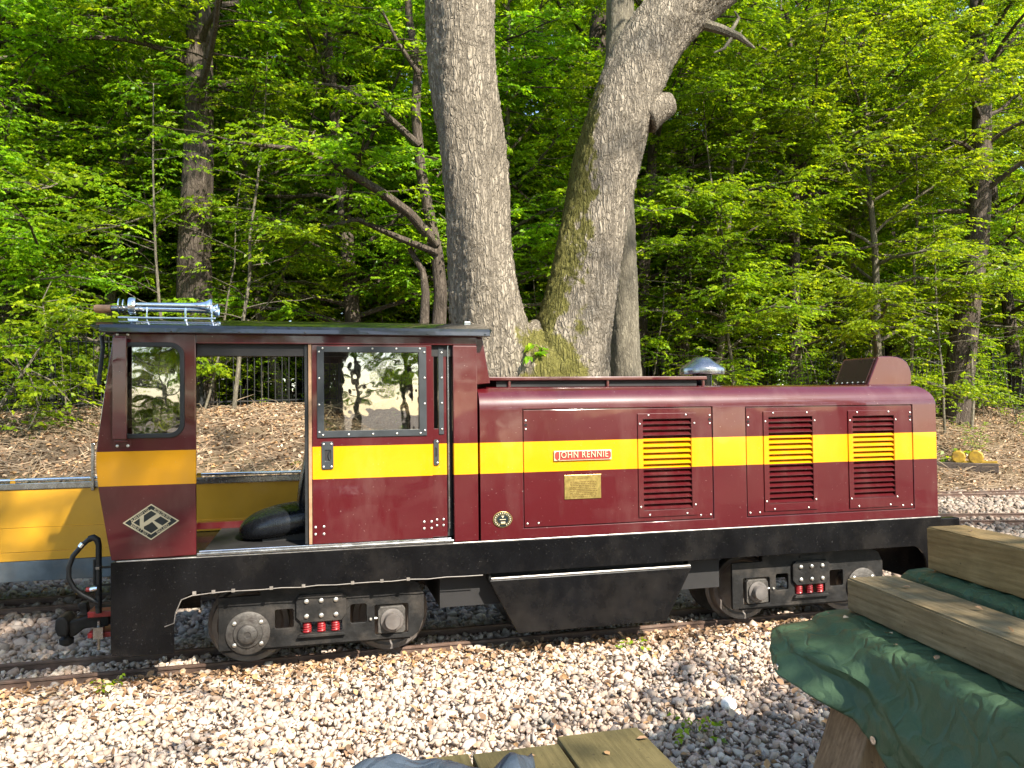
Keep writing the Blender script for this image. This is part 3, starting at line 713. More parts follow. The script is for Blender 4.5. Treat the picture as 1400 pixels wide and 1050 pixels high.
for (pi, a, b, c, d, fa, fb_, fc, fd) in LOU:
    fr = panel('louvre_frame', [(fa, fc), (fb_, fc), (fb_, fd), (fa, fd)], [[(a, c), (b, c), (b, d), (a, d)]], YS - .005, YS + .002, M['paint'], bonnet, .0015)
    nS = 16; pit = (d - c) / nS; slat = None
    for k in range(nS):
        zc = c + (k + .5) * pit; cen = ((a + b) / 2, YS + .014, zc)
        mb = MB(); mb.obox(cen, ((b - a) / 2 - .001, 0, 0), (0, -.0165 * math.cos(rad(38)), -.0165 * math.sin(rad(38))), (0, .0011 * math.sin(rad(38)), -.0011 * math.cos(rad(38))))
        mb.obox((cen[0], cen[1] - .0150, zc - .0130), ((b - a) / 2 - .001, 0, 0), (0, .001, 0), (0, 0, .003))
        if slat is None: slat = centred(mb, 'slat', M['paint'], cen)
        link('slat', slat, fr, cen)
    ww, hh = fb_ - fa, fd - fc
    bolts([(fa + ww * .18, fd - .012), (fb_ - ww * .18, fd - .012), (fa + .014, fd - hh * .1), (fb_ - .014, fd - hh * .1), (fa + ww * .18, fc + .014), (fb_ - ww * .18, fc + .014), (fa + .014, fc + hh * .1), (fb_ - .014, fc + hh * .1)], YS - .0055, fr, .0065, .005)

# raised tray on the bonnet top
TY0, TY1 = YS + .16, YF - .16
tz0 = Z(800, 523.5, TY0); tz1 = Z(800, 515.5, TY0)
mb = MB(); mb.box(X(668, 519, TY0), X(967, 519, TY0), TY0, TY1, tz1 - .022, tz1 + .004); tray = mb.build('bonnet_tray', M['maroon'], bonnet, .006)
for px_ in (697, 832, 963):
    for yy in (TY0 + .02, TY1 - .02):
        mb = MB(); mb.tube([(X(px_, 520, TY0), yy, BZ1 - .004), (X(px_, 520, TY0), yy, tz1 - .02)], .011, 10); mb.build('stand_off', M['maroon'], tray, smooth=True)
mb = MB(); mb.box(X(680, 519, TY0), X(955, 519, TY0), TY0 + .03, TY1 - .03, BZ1 - .003, tz1 - .0225); mb.build('gap_shade_fill', M['inside'], tray)  # dark filler added so the gap under the tray reads as shade
# exhaust with mushroom cap
EY = YC + .1; ex, ez = P(960, 512, EY); rr = (X(987, 505, EY) - X(932, 505, EY)) / 2; eh = Z(960, 488, EY)
mb = MB(); mb.tube([(ex, EY, BZ1 - .01), (ex, EY, ez + .02)], .075, 20); stack = mb.build('exhaust_pipe', M['black'], bonnet, smooth=True)
hh = eh - ez
mb = MB(); mb.lathe((ex, EY, ez), (0, 0, 1), [(0, rr * .9), (.0, rr * .99), (.004, rr), (hh * .32, rr), (hh * .36, rr * .985), (hh * .8, rr * .48), (hh * .93, rr * .4), (hh, rr * .2), (hh, 0)], 48); mb.build('rain_cap', M['alu'], stack, smooth=True)
# rear air scoop: rounded hood, its shaded opening painted as a dark slanted plate
SY0, SY1 = YC - .21, YC + .21
zb = BZ1 - .004
poly = [(X(1186, 523, SY0), zb), (X(1246, 523, SY0), zb)] + [XZ(a, b, SY0) for a, b in ((1246, 510), (1244, 502), (1240, 495), (1234, 490.5), (1227, 488), (1219, 487), (1208, 487), (1201, 487.5))]
mb = MB(); mb.prism(poly, SY0, SY1); scoop = mb.build('air_scoop', M['maroon'], bonnet, .008, seg=3)
f0, f1 = Vector((poly[0][0], 0, poly[0][1])), Vector((poly[-1][0], 0, poly[-1][1])); nf = Vector((-(f1 - f0).z, 0, (f1 - f0).x)).normalized()
c_ = (f0 + f1) / 2 + nf * .004; c_.y = YC
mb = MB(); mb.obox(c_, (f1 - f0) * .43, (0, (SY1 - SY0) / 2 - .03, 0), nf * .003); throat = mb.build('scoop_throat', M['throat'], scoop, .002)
for k in range(6):
    yy = SY0 + .05 + k * (SY1 - SY0 - .1) / 5; mb = MB(); p_ = f0 + (f1 - f0) * .1 + nf * .008; mb.lathe((p_.x, yy, p_.z), nf, [(0, .007), (.004, .007), (.006, .003)], 8); mb.build('bolt', M['bolt'], throat)

# --- plates on the bonnet side
def text_mesh(s, size, mat, name, depth=.003, spacing=1.0, width=None):
    cu = bpy.data.curves.new(name, 'FONT'); cu.body = s; cu.size = size; cu.extrude = depth / 2; cu.align_x = 'CENTER'; cu.align_y = 'CENTER'; cu.space_character = spacing; cu.resolution_u = 3
    to = bpy.data.objects.new(name, cu); C.objects.link(to); bpy.context.view_layer.update()
    me = bpy.data.meshes.new_from_object(to.evaluated_get(bpy.context.evaluated_depsgraph_get())); bpy.data.objects.remove(to)
    n = len(me.vertices); co = np.empty(n * 3, np.float32); me.vertices.foreach_get('co', co); co = co.reshape(-1, 3)
    co[:, :2] -= (co[:, :2].max(0) + co[:, :2].min(0)) / 2
    if width: co[:, 0] *= width / (co[:, 0].max() - co[:, 0].min())
    me.vertices.foreach_set('co', co.ravel()); me.update(); me.materials.clear(); me.materials.append(M[mat]); me.name = name
    return me
def text_on(s, size, mat, x_, y_, z_, parent, name='lettering', ang=0.0, **kw):
    me = text_mesh(s, size, mat, name, **kw)
    me.transform(Matrix.Rotation(ang, 4, 'Z')); me.transform(Matrix.Rotation(math.pi / 2, 4, 'X'))
    return link(name, me, parent, (x_, y_, z_))
nx0, nx1 = X(757, 622), X(835.5, 622); nz0, nz1 = zavg([(757, 630.5), (835, 627.5)]), zavg([(757, 616.5), (835, 614.5)])
ych = YS + .003
mb = MB(); mb.box(nx0, nx1, ych - .012, ych - .0005, nz0, nz1); plate = mb.build('nameplate', M['cream'], bonnet, .002)
cc = .012; e_ = .0055
mb = MB(); mb.prism([(nx0 + e_ + cc, nz0 + e_), (nx1 - e_ - cc, nz0 + e_), (nx1 - e_, nz0 + e_ + cc), (nx1 - e_, nz1 - e_ - cc), (nx1 - e_ - cc, nz1 - e_), (nx0 + e_ + cc, nz1 - e_), (nx0 + e_, nz1 - e_ - cc), (nx0 + e_, nz0 + e_ + cc)], ych - .0135, ych - .0125); mb.build('plate_field', M['redplate'], plate)
text_on('JOHN RENNIE', .06, 'cream', (nx0 + nx1) / 2, ych - .0155, (nz0 + nz1) / 2, plate, width=(nx1 - nx0) * .87, depth=.006, spacing=1.15)
bx0, bx1 = X(771.7, 665), X(821.5, 665); bz0, bz1 = zavg([(772, 683), (822, 680.5)]), zavg([(772, 650), (821, 648)])
mb = MB(); mb.box(bx0, bx1, ych - .005, ych - .0005, bz0, bz1); bp_ = mb.build('brass_plaque', M['brass'], bonnet, .001)
rr_ = random.Random(4); nl = 11
for k in range(nl):                                # engraved lines too small to read in the photograph
    zz = bz1 - (bz1 - bz0) * (.14 + .76 * k / (nl - 1)); mb = MB()
    xa = bx0 + (bx1 - bx0) * (.36 if k == 0 else .12 + .05 * rr_.random()); xe = bx1 - (bx1 - bx0) * (.36 if k == 0 else .10 + .08 * rr_.random())
    if k == 1: continue
    while xa < xe:
        w_ = rr_.uniform(.006, .02); mb.box(xa, min(xa + w_, xe), ych - .0062, ych - .0051, zz - .0022, zz + .0022); xa += w_ + .004
    mb.build('engraved_line', M['engrave'], bp_)
# oval works plate
ox, oz = XZ(687, 710); orx = (X(700.5, 710) - X(674, 710)) / 2; orz = orx * .80
ell = lambda f_, n_=36: [(ox + orx * f_ * math.cos(t), oz + orz * f_ * math.sin(t)) for t in np.linspace(0, 2 * math.pi, n_, endpoint=False)]
mb = MB(); mb.prism(ell(1), YS - .006, YS - .0005); ov = mb.build('oval_plate', M['brass'], bonnet, .001)
mb = MB(); mb.prism(ell(.93), YS - .0075, YS - .0062); mb.build('oval_field', M['gloss_black'], ov)
panel('oval_ring', ell(.66), [ell(.62)], YS - .009, YS - .0078, M['brass'], ov)
mb = MB()
for t in np.linspace(rad(-60), rad(240), 19): mb.obox((ox + orx * .79 * math.cos(t), YS - .0085, oz + orz * .79 * math.sin(t)), (.0028 * math.sin(t), 0, -.0028 * math.cos(t)), (0, .0006, 0), (.0042 * math.cos(t), 0, .0042 * math.sin(t)))
mb.build('ring_marks', M['cream'], ov)
mb = MB(); mb.box(ox - .012, ox + .016, YS - .0092, YS - .0078, oz - .026, oz - .014); mb.box(ox - .02, ox + .02, YS - .0092, YS - .0078, oz - .002, oz + .002); mb.prism([(ox - .01, oz + .024), (ox, oz + .008), (ox + .01, oz + .024)], YS - .0092, YS - .0078); mb.build('crest', M['cream'], ov)

# --- cab
cabp = [XZ(152, 767), XZ(143, 720), XZ(134, 668), XZ(131, 640), XZ(131, 618), XZ(139, 560), XZ(148, 500), XZ(155, 457), (X(268, 457), Z(155, 457)), (X(268, 640), FT + .035)]
ztop = Z(155, 457) + .012
cabp[0] = (cabp[0][0], FT + .012); cabp[7] = (cabp[7][0], ztop); cabp[8] = (X(268, 640), ztop); cabp[9] = (X(268, 640), FT + .018)
wx0, wx1, wz0, wz1 = X(158, 540), X(250.5, 540), Z(210, 597), Z(210, 470)
hole = rrect(wx0, wx1, wz0, wz1, .075, 7, (1, 1, 1, 1))
front = panel('cab_front_panel', cabp, [hole], YS, YS + .03, M['paint'], loco, .006)
ring_in = rrect(wx0 + .018, wx1 - .018, wz0 + .018, wz1 - .018, .06, 7)
ring_out = rrect(wx0 - .008, wx1 + .008, wz0 - .008, wz1 + .008, .08, 7)
panel('window_seal', ring_out, [ring_in], YS - .010, YS + .02, M['rubber'], front, .004)
mb = MB(); mb.prism(rrect(wx0 + .014, wx1 - .014, wz0 + .014, wz1 - .014, .06, 7), YS + .008, YS + .013); mb.build('pane', M['glass'], front)
# fold-out deflector board in front of the window, on two brackets
dx0, dx1 = X(157, 540), X(176.5, 540); dz0, dz1 = Z(167, 600), Z(167, 463)
mb = MB(); mb.obox(((dx0 + dx1) / 2, YS - .05, (dz0 + dz1) / 2), ((dx1 - dx0) / 2, -.006, 0), (.0015, .008, 0), (0, 0, (dz1 - dz0) / 2)); defl = mb.build('deflector_board', M['maroon'], front, .003)
for zz, hz in ((dz0 - .012, dz0 - .04), (dz1 + .004, dz1 + .024)):
    mb = MB(); mb.box(dx0 + .01, dx0 + .07, YS - .05, YS - .001, zz - .006, zz + .006); mb.box(dx0 - .002, dx0 + .085, YS - .006, YS - .0005, min(zz, hz) - .008, max(zz, hz) + .004); br = mb.build('bracket', M['maroon'], defl, .002)
    bolts([(dx0 + .015, hz), (dx0 + .07, hz)], YS - .0065, br, .0085, .006)
# header over the doors and rear post
hx1 = X(655, 640); zh = zavg([(300, 470.5), (600, 471)])
mb = MB(); mb.box(X(268, 640) + .001, hx1 - .008, YS + .001, YS + .03, zh, ztop); mb.build('cab_header', M['maroon'], loco, .004)
px0 = X(620.5, 640)
mb = MB(); mb.box(px0, hx1 - .006, YS, YS + .05, FT + .011, zh - .002); mb.build('cab_rear_post', M['paint'], loco, .006)
mb = MB(); mb.prism([XZ(650, 460, 4.96), XZ(659, 461, 4.96), XZ(670, 524, 4.96), XZ(650, 526, 4.96)], 4.955, YF - .055); mb.build('cab_rear_wall', M['maroon'], loco, .004)
mb = MB(); mb.box(hx1 - .06, hx1 - .012, YS + .06, YF - .03, FT, ztop - .01); mb.build('cab_bulkhead', M['inside'], loco)
# front end of the cab (windscreen wall)
fx = X(136, 640)
mb = MB(); mb.prism([(XL + .01, FT), (cabp[3][0] + .012, cabp[3][1]), (cabp[3][0] + .012, cabp[4][1]), (cabp[5][0] + .012, cabp[5][1] - .06), (cabp[5][0] + .04, cabp[5][1] - .06), (cabp[4][0] + .045, cabp[4][1]), (XL + .045, FT)], YS + .032, YF - .032); mb.build('cab_nose', M['paint'], loco, .006)
mb = MB(); x5, z5 = cabp[5]; x7, z7 = cabp[7]
mb.prism([(x5 + .018, z5 - .06), (x7 + .018, ztop), (x7 + .024, ztop), (x5 + .024, z5 - .06)], YS + .04, YF - .04); mb.build('windscreen', M['glass'], loco)
mb = MB(); mb.tube([PW(139, 459, YS + .2), PW(141, 475, YS + .2), PW(135, 522, YS + .2), PW(137, 526, YS + .2)], .012, 8); mb.build('wiper_arm', M['rubber'], loco, smooth=True)
# far side wall with its own open doorway
fp = [(p[0], p[1]) for p in cabp]; xe = X(268, 640) - .24
fp[8] = (xe, ztop); fp[9] = (xe, FT + .018)
fh = rrect(wx0, xe - .06, wz0, wz1, .06, 5)
farp = panel('cab_far_panel', fp, [fh], YF - .03, YF, M['paint'], loco, .004)
mb = MB(); mb.prism(rrect(wx0 + .001, xe - .061, wz0 + .001, wz1 - .001, .06, 5), YF - .017, YF - .012); mb.build('pane', M['glass'], farp)
mb = MB(); mb.box(xe + .001, hx1 - .008, YF - .03, YF - .001, zh, ztop); mb.build('cab_far_header', M['inside'], loco)
xd = X(419, 640, YF)
panel('far_door', [(xd, FT + .02), (hx1 - .01, FT + .02), (hx1 - .01, zh - .001), (xd, zh - .001)], [[(xd + .08, 1.4), (hx1 - .2, 1.4), (hx1 - .2, zh - .06), (xd + .08, zh - .06)]], YF - .028, YF - .005, M['paint'], loco)
# door tracks, floor and sill
mb = MB(); mb.box(X(268, 640) + .03, hx1 - .07, YS + .06, YF - .04, FT + .001, FT + .025); mb.build('cab_floor', M['inside'], loco)
mb = MB(); mb.box(X(268, 640) + .004, px0 - .004, YS - .012, YS + .055, FT + .012, FT + .03); sill = mb.build('door_sill', M['alu'], loco, .004)
mb = MB(); mb.box(X(272, 640), px0 - .02, YS - .004, YS + .006, FT + .0305, FT + .042); mb.build('sill_rail', M['chrome'], sill, .003)
mb = MB(); mb.box(X(268, 640) + .002, px0, YS + .032, YS + .12, zh - .07, ztop - .01); mb.build('door_track', M['inside'], loco)
for yy in (YF - .06,):
    mb = MB(); mb.box(xe, hx1 - .06, yy - .04, yy + .02, FT + .026, FT + .07); mb.build('far_sill', M['maroon'], loco)
# front sliding leaf
zd0, zd1 = FT + .044, zh - .003
def leaf(name, x0, x1, y0, win, frame, hnd):
    d_ = panel(name, [(x0, zd0), (x1, zd0), (x1, zd1), (x0, zd1)], [[(win[0], win[2]), (win[1], win[2]), (win[1], win[3]), (win[0], win[3])]] if win else [], y0, y0 + .018, M['paint'], loco, .002)
    return d_
x0, x1 = X(427, 600), X(591, 600)
win = (X(443, 535), X(573, 535), Z(508, 588), Z(508, 481.5)); frm = (X(433.5, 535), X(583, 535), Z(508, 597), Z(508, 474))
d1 = leaf('sliding_door', x0, x1, YS + .002, win, None, None)
rc = lambda r_: [(r_[0], r_[2]), (r_[1], r_[2]), (r_[1], r_[3]), (r_[0], r_[3])]
wf = panel('window_frame', rc(frm), [rc(win)], YS - .006, YS + .0015, M['grey_frame'], d1, .0015)
mb = MB(); mb.prism([(win[0] - .003, win[2] - .003), (win[1] + .003, win[2] - .003), (win[1] + .003, win[3] + .003), (win[0] - .003, win[3] + .003)], YS + .0205, YS + .025); mb.build('pane', M['glass'], d1)
bl = [(frm[0] + (frm[1] - frm[0]) * t, z_) for t in (.05, .28, .5, .72, .94) for z_ in (frm[2] + .016, frm[3] - .012)] + [(x_, frm[2] + (frm[3] - frm[2]) * t) for t in (.06, .36, .65, .94) for x_ in (frm[0] + .012, frm[1] - .012)]
bolts(bl, YS - .0065, wf, .0062, .005)
def handle(par, x0, x1, z0, z1, y, half=False):
    h_ = panel('pull_handle', rrect(x0, x1, z0, z1, .01, 3), [rrect(x0 + .018 if not half else x0 - .0 + .006, x1 - .014, z0 + .05, z1 - .05, .008, 3)], y - .008, y - .0005, M['grey_frame'], par, .002)
    mb = MB(); mb.prism(rrect(x0 + .016 if not half else x0 + .004, x1 - .012, z0 + .048, z1 - .048, .008, 3), y - .003, y - .001); mb.build('recess', M['inside'], h_)
    if not half:
        pts = [(x1 - .018 - .012 * math.sin(t), y - .006, z0 + .05 + (z1 - z0 - .1) * t / math.pi) for t in np.linspace(0, math.pi, 9)]
        mb = MB(); mb.tube(pts, .004, 6); mb.build('grip', M['rubber'], h_, smooth=True)
    bolts([(x_, z_) for x_ in ((x0 + .012, x1 - .012) if not half else (x1 - .01,)) for z_ in (z0 + .015, z1 - .015)], y - .0085, h_, .0065, .005)
handle(d1, X(439.7, 620), X(455.8, 620), Z(448, 641.5), Z(448, 603.8), YS + .002)
bolts([(X(431.5, 720), Z(431, 721)), (X(443, 720), Z(443, 720)), (X(431.5, 730), Z(431, 730.5)), (X(443, 730), Z(443, 730)), (X(580, 713), Z(580, 713.5)), (X(590, 713), Z(590, 713)), (X(580, 722), Z(580, 722.5)), (X(590, 722), Z(590, 722))], YS + .0015, d1, .0075, .006)
mb = MB(); mb.box(x0 - .022, x0 - .003, YS + .004, YS + .03, zd0, zd1); mb.build('door_edge', M['wood_brown'], d1, .002)
mb = MB(); mb.box(x0 - .045, x0 - .024, YS + .02, YS + .06, zd0, zd1); mb.build('door_edge_seal', M['rubber'], d1, .002)
# second leaf behind it
x2, x3 = X(592, 600) , X(612, 600); y2 = YS + .034
w2 = (X(560, 535), X(600.5, 535), win[2], win[3]); f2 = (X(592, 535), X(607.5, 535), frm[2] + .004, frm[3])
d2 = panel('sliding_door', [(X(560, 600), zd0), (x3, zd0), (x3, zd1), (X(560, 600), zd1)], [[(X(594, 535), win[2]), (w2[1], win[2]), (w2[1], win[3]), (X(594, 535), win[3])]], y2, y2 + .018, M['paint'], loco, .002)
mb = MB(); mb.box(w2[1] + .001, f2[1], y2 - .006, y2 - .0005, f2[2], f2[3]); wf2 = mb.build('window_frame', M['grey_frame'], d2, .0015)
bolts([(f2[1] - .012, f2[2] + (f2[3] - f2[2]) * t) for t in (.06, .36, .65, .94)], y2 - .0065, wf2, .0062, .005)
mb = MB(); mb.box(X(593, 535), w2[1] + .003, y2 + .0185, y2 + .022, win[2], win[3]); mb.build('pane', M['glass'], d2)
handle(d2, X(594, 620), X(601, 620), Z(598, 636.5), Z(598, 601), y2, True)
bolts([(X(598.5, 713), Z(598.5, 711.5)), (X(607.5, 713), Z(607.5, 711)), (X(598.5, 720), Z(598.5, 719.5)), (X(607.5, 720), Z(607.5, 719))], y2 - .0005, d2, .0075, .006)
mb = MB(); mb.box(x3 + .001, px0 - .004, YS + .053, YS + .058, zd0, zd1); mb.build('door_pocket', M['inside'], loco)
mb = MB(); mb.tube([(x3 + .012, YS + .03, zd0 + .05), (x3 + .012, YS + .03, zd1)], .006, 8); mb.build('door_rod', M['alu'], d2, smooth=True)

# seat: cushion, backrest, runners
sx0, sx1 = X(322, 715, 5.2), X(470, 715, 5.2)
def cushion(name, c, hx, hy, hz, par, tiltY=0.0, pw=3.2):
    n_, m_ = 28, 18; V_ = []; F_ = []
    for i in range(m_ + 1):
        ph_ = -math.pi / 2 + math.pi * i / m_
        for j in range(n_):
            th = 2 * math.pi * j / n_
            f_ = lambda c_: math.copysign(abs(c_) ** (2 / pw), c_)
            p = Vector((hx * f_(math.cos(ph_)) * f_(math.cos(th)), hy * f_(math.cos(ph_)) * f_(math.sin(th)), hz * f_(math.sin(ph_))))
            p.z -= .03 * (p.x / hx) ** 2 * (1 if p.x < 0 else 0)
            V_.append(Matrix.Rotation(tiltY, 3, 'Y') @ p + Vector(c))
    for i in range(m_):
        for j in range(n_): F_.append((i * n_ + j, i * n_ + (j + 1) % n_, (i + 1) * n_ + (j + 1) % n_, (i + 1) * n_ + j))
    mb_ = MB(); mb_.add(V_, F_); return mb_.build(name, M['vinyl'], par, smooth=True)
sz_ = Z(380, 715, 5.2)
seat = cushion('seat_cushion', ((sx0 + sx1) / 2, 5.38, sz_ - .0), (sx1 - sx0) / 2, .25, .1, loco, rad(-7), 2.6)
cushion('backrest', (X(425, 660, 5.2), 5.38, sz_ + .33), .06, .22, .3, seat, rad(10), 3.0)
mb = MB(); mb.box((sx0 + sx1) / 2 - .17, (sx0 + sx1) / 2 + .22, 5.2, 5.56, FT + .026, sz_ - .06); mb.build('seat_base', M['inside'], seat)

# roof: arched sheet with lip
RX0, RX1 = X(125, 440), X(671, 452)
zr = Z(400, 458)
ny = 25; sec = []
for i in range(ny):
    yy = YS - .035 + (YF - YS + .07) * i / (ny - 1); e_ = min(i, ny - 1 - i) / ((ny - 1) / 2)
    sec.append((yy, zr + .042 + .085 * (1 - (1 - e_) ** 2.2)))
V_, F_ = [], []
for xx, dz in ((RX0, 0.0), (RX0 + .012, 0.002), (RX1 - .02, -.004), (RX1, -.006)):
    for yy, zz in sec: V_.append((xx, yy, zz + dz))
    for yy, zz in sec: V_.append((xx + (.03 if xx < 0 else -.012), yy, zz + dz - .02))
for s_ in range(3):
    for i in range(ny - 1):
        a = s_ * 2 * ny + i; b = a + 2 * ny
        F_.append((a, a + 1, b + 1, b)); F_.append((a + ny, b + ny, b + ny + 1, a + ny + 1))
    F_.append((s_ * 2 * ny, (s_ + 1) * 2 * ny, (s_ + 1) * 2 * ny + ny, s_ * 2 * ny + ny)); q0 = s_ * 2 * ny + ny - 1; F_.append((q0, q0 + ny, q0 + 3 * ny, q0 + 2 * ny))
for i in range(ny - 1):
    F_.append((i, ny + i, ny + i + 1, i + 1)); a = 6 * ny + i; F_.append((a, a + 1, a + ny + 1, a + ny))
mb = MB(); mb.add(V_, F_); roof = mb.build('cab_roof', M['roof'], loco, smooth=True)
for yy, sg in ((YS, 1), (YF, -1)):
    mb = MB(); pr = [(yy - sg * .034, zr + .05), (yy - sg * .045, zr + .03), (yy - sg * .05, zr + .004), (yy - sg * .044, zr), (yy - sg * .02, zr + .006), (yy - sg * .02, zr + .04)]
    v = [(RX0 + .05, a, b) for a, b in pr] + [(RX1 - .015, a, b - .004) for a, b in pr]; n_ = len(pr)
    mb.add(v, [tuple(range(n_)), tuple(range(2 * n_ - 1, n_ - 1, -1))] + [(i, (i + 1) % n_, (i + 1) % n_ + n_, i + n_) for i in range(n_)]); lip = mb.build('roof_lip', M['roof'], roof, .003)
    if sg > 0: bolts([(X(px_, 452), zr + .012) for px_ in (140, 236, 328, 417, 502, 583, 661)], YS - .0495, lip, .006, .004, 'roof')
mb = MB(); mb.box(X(648, 440), X(657, 440), YC - .2, YC - .15, Z(650, 444, YC - .2) - .02, Z(650, 440, YC - .2)); mb.build('roof_stud', M['alu'], roof, .003)
mb = MB(); mb.box(RX0 + .06, X(152, 460), YS + .05, YF - .05, zr - .0, zr + .03); mb.build('roof_front_board', M['inside'], roof)

# twin air horn on the roof
HY = 5.12
def hp(px, py, dy=0): return PW(px, py, HY + dy)
zc1 = (hp(230, 417).z + hp(230, 424).z) / 2
def hx(px): return P(px, 420, HY)[0]
mb = MB(); mb.lathe((hx(177), HY, zc1 + .005), (1, 0, 0), [(0, .02), (0, .052), (.006, .055), (.034, .055), (.04, .052), (.04, .0)], 32); horn = mb.build('air_horn', M['chrome'], roof, smooth=True)
for px_, rr in ((163, .048), (169, .042)):
    mb = MB(); mb.lathe((hx(px_), HY, zc1 + .005), (1, 0, 0), [(0, .0), (0, rr), (.006, rr), (.008, .012), (.012, 0)], 28); mb.build('flange', M['chrome'], horn, smooth=True)
mb = MB(); mb.tube([(hx(152), HY, zc1 - .012), (hx(177), HY, zc1 - .008)], .016, 12); mb.build('air_union', M['alu'], horn, smooth=True)
for i, (dy, dz, xe_, br) in enumerate(((0.0, .014, 288, .044), (.075, -.004, 296, .042))):
    mb = MB(); L_ = hx(xe_) - hx(187); zc = zc1 + dz
    mb.lathe((hx(187), HY + dy, zc), (1, 0, 0), [(0, .010), (0, .014), (L_ * .72, .017), (L_ * .86, .021), (L_ * .94, .03), (L_ * .985, br), (L_, br + .006), (L_ + .004, br + .004), (L_ * .96, .02), (L_ * .96, 0)], 28); mb.build('trumpet', M['chrome'], horn, smooth=True)
zroof = zr + .105
for px_, r_ in ((201, .004), (254, .008), (290, .006)):
    mb = MB(); mb.tube([(hx(px_), HY, zroof - .01), (hx(px_), HY, zroof + .012), (hx(px_), HY, zc1 + .02)], [r_ * 1.9, r_, r_ * .9], 8); mb.build('stay', M['chrome'], horn, smooth=True)
mb = MB(); mb.tube([(hx(163), HY - .03, zroof + .008), (hx(296), HY - .03, zroof + .008)], .006, 8); mb.build('base_rod', M['chrome'], horn, smooth=True)
mb = MB(); mb.lathe((hx(129), HY, zc1 - .014), (1, 0, 0), [(0, .012), (0, .02), (.01, .025), (hx(152) - hx(129), .025), (hx(152) - hx(129), .018)], 20); mb.build('end_muffler', M['wood_brown'], horn, smooth=True)
mb = MB(); mb.box(hx(176), hx(190), HY - .03, HY + .03, zroof - .01, zroof + .012); mb.build('horn_foot', M['chrome'], horn, .004)

# --- builder's diamond on the cab side
dc = [XZ(206, 688.8), XZ(245.2, 711), XZ(207.2, 738), XZ(168, 715.7)]
dxc = (dc[1][0] + dc[3][0]) / 2; dzc = (dc[0][1] + dc[2][1]) / 2; dhw = (dc[1][0] - dc[3][0]) / 2; dhh = (dc[0][1] - dc[2][1]) / 2
dia = lambda f_: [(dxc, dzc + dhh * f_), (dxc + dhw * f_, dzc), (dxc, dzc - dhh * f_), (dxc - dhw * f_, dzc)]
mb = MB(); mb.prism(dia(1)[::-1], YS - .004, YS - .0005); dm = mb.build('maker_diamond', M['gloss_black'], front)
panel('diamond_border', dia(1.0), [dia(.93)], YS - .0065, YS - .0042, M['cream'], dm)
panel('diamond_inner_border', dia(.70), [dia(.63)], YS - .0065, YS - .0042, M['cream'], dm)
kx = lambda u, w: (dxc + u * dhw, dzc + w * dhh)
mb = MB(); mb.prism([kx(-.40, .24), kx(-.26, .38), kx(-.26, -.38), kx(-.40, -.24)], YS - .0062, YS - .0043)
mb.prism([kx(-.26, -.02), kx(.20, .44), kx(.34, .30), kx(-.1, -.13), kx(-.26, -.24)], YS - .0062, YS - .0043)
mb.prism([kx(-.02, .10), kx(.12, .04), kx(.40, -.24), kx(.26, -.38)], YS - .0060, YS - .0043); mb.build('letter_k', M['cream'], dm)
sl_ = math.atan2(dhh, dhw)
for s_, ux, uz, an, wd in (('ALAN KEEF LTD', -.41, .41, sl_, .62), ('ROSS ON WYE', .41, .41, -sl_, .58), ('REBUILT 2012', -.41, -.41, -sl_, .58), ('ENGLAND', .41, -.41, sl_, .42)):
    text_on(s_, .03, 'cream', dxc + ux * dhw, YS - .005, dzc + uz * dhh, dm, ang=an, width=math.hypot(dhw, dhh) * wd, depth=.0012)

# --- coupler and brake pipe at the cab end
CY = YC - .12
mb = MB(); mb.tube([PW(135, 838, CY), PW(135, 745, CY), PW(133, 738, CY), PW(128, 735, CY), PW(122, 737, CY)], [.018, .018, .021, .021, .02], 12); pipe = mb.build('brake_pipe', M['rubber'], loco, smooth=True)
mb = MB(); mb.tube([PW(*p, CY - .01) for p in ((122, 737), (112, 746), (100, 760), (94, 776), (94, 790), (101, 804), (112, 813), (124, 819), (134, 824))], .015, 10); mb.build('hose', M['rubber'], pipe, smooth=True)
mb = MB(); mb.tube([PW(114, 743, CY - .01), PW(110, 748, CY - .01)], .0175, 12); mb.build('hose_clip', M['chrome'], pipe, smooth=True)
mb = MB(); mb.tube([PW(129, 765, CY), PW(129, 800, CY)], .008, 8); mb.build('conduit', M['rubber'], pipe, smooth=True)
mb = MB(); mb.tube([PW(123, 806, CY - .02), PW(133, 804, CY - .02)], .013, 8); mb.build('valve', M['chrome'], pipe, smooth=True)
mb = MB(); mb.tube([PW(118, 806, CY - .02), PW(123, 806, CY - .02)], .014, 8); mb.build('valve_handle', M['red'], pipe, smooth=True)
mb = MB(); mb.tube([PW(104, 811, CY + .02), PW(118, 817, CY + .02), PW(134, 824, CY + .02)], .005, 6); mb.build('orange_lead', M['leveryellow'], pipe, smooth=True)
for py_ in (776, 800, 812, 829):
    a_ = PW(135, py_, CY); mb = MB(); mb.tube([a_ - Vector((0, 0, .008)), a_ + Vector((0, 0, .008))], .022, 12); mb.build('pipe_clamp', M['alu'] if py_ in (776,) else M['bogie'], pipe, smooth=True)
    mb = MB(); mb.box(a_.x, XL + .01, CY - .01, CY + .01, a_.z - .006, a_.z + .006); mb.build('pipe_bracket', M['bogie'], pipe)
mb = MB(); a_, b_ = P(80, 848, YC), P(140, 838, YC)
mb.prism([P(96, 848, YC), P(126, 838, YC), P(152, 836, YC), P(152, 853, YC), P(118, 857, YC), P(104, 868, YC), P(98, 868, YC)], YC - .05, YC + .05); cp = mb.build('coupler_arm', M['bogie'], loco, .012, seg=3)
mb = MB(); mb.prism([P(81, 842, YC), P(92, 838, YC), P(99, 846, YC), P(98, 866, YC), P(84, 866, YC), P(80, 856, YC)], YC - .085, YC + .085); mb.build('coupler_head', M['bogie'], cp, .015, seg=3)
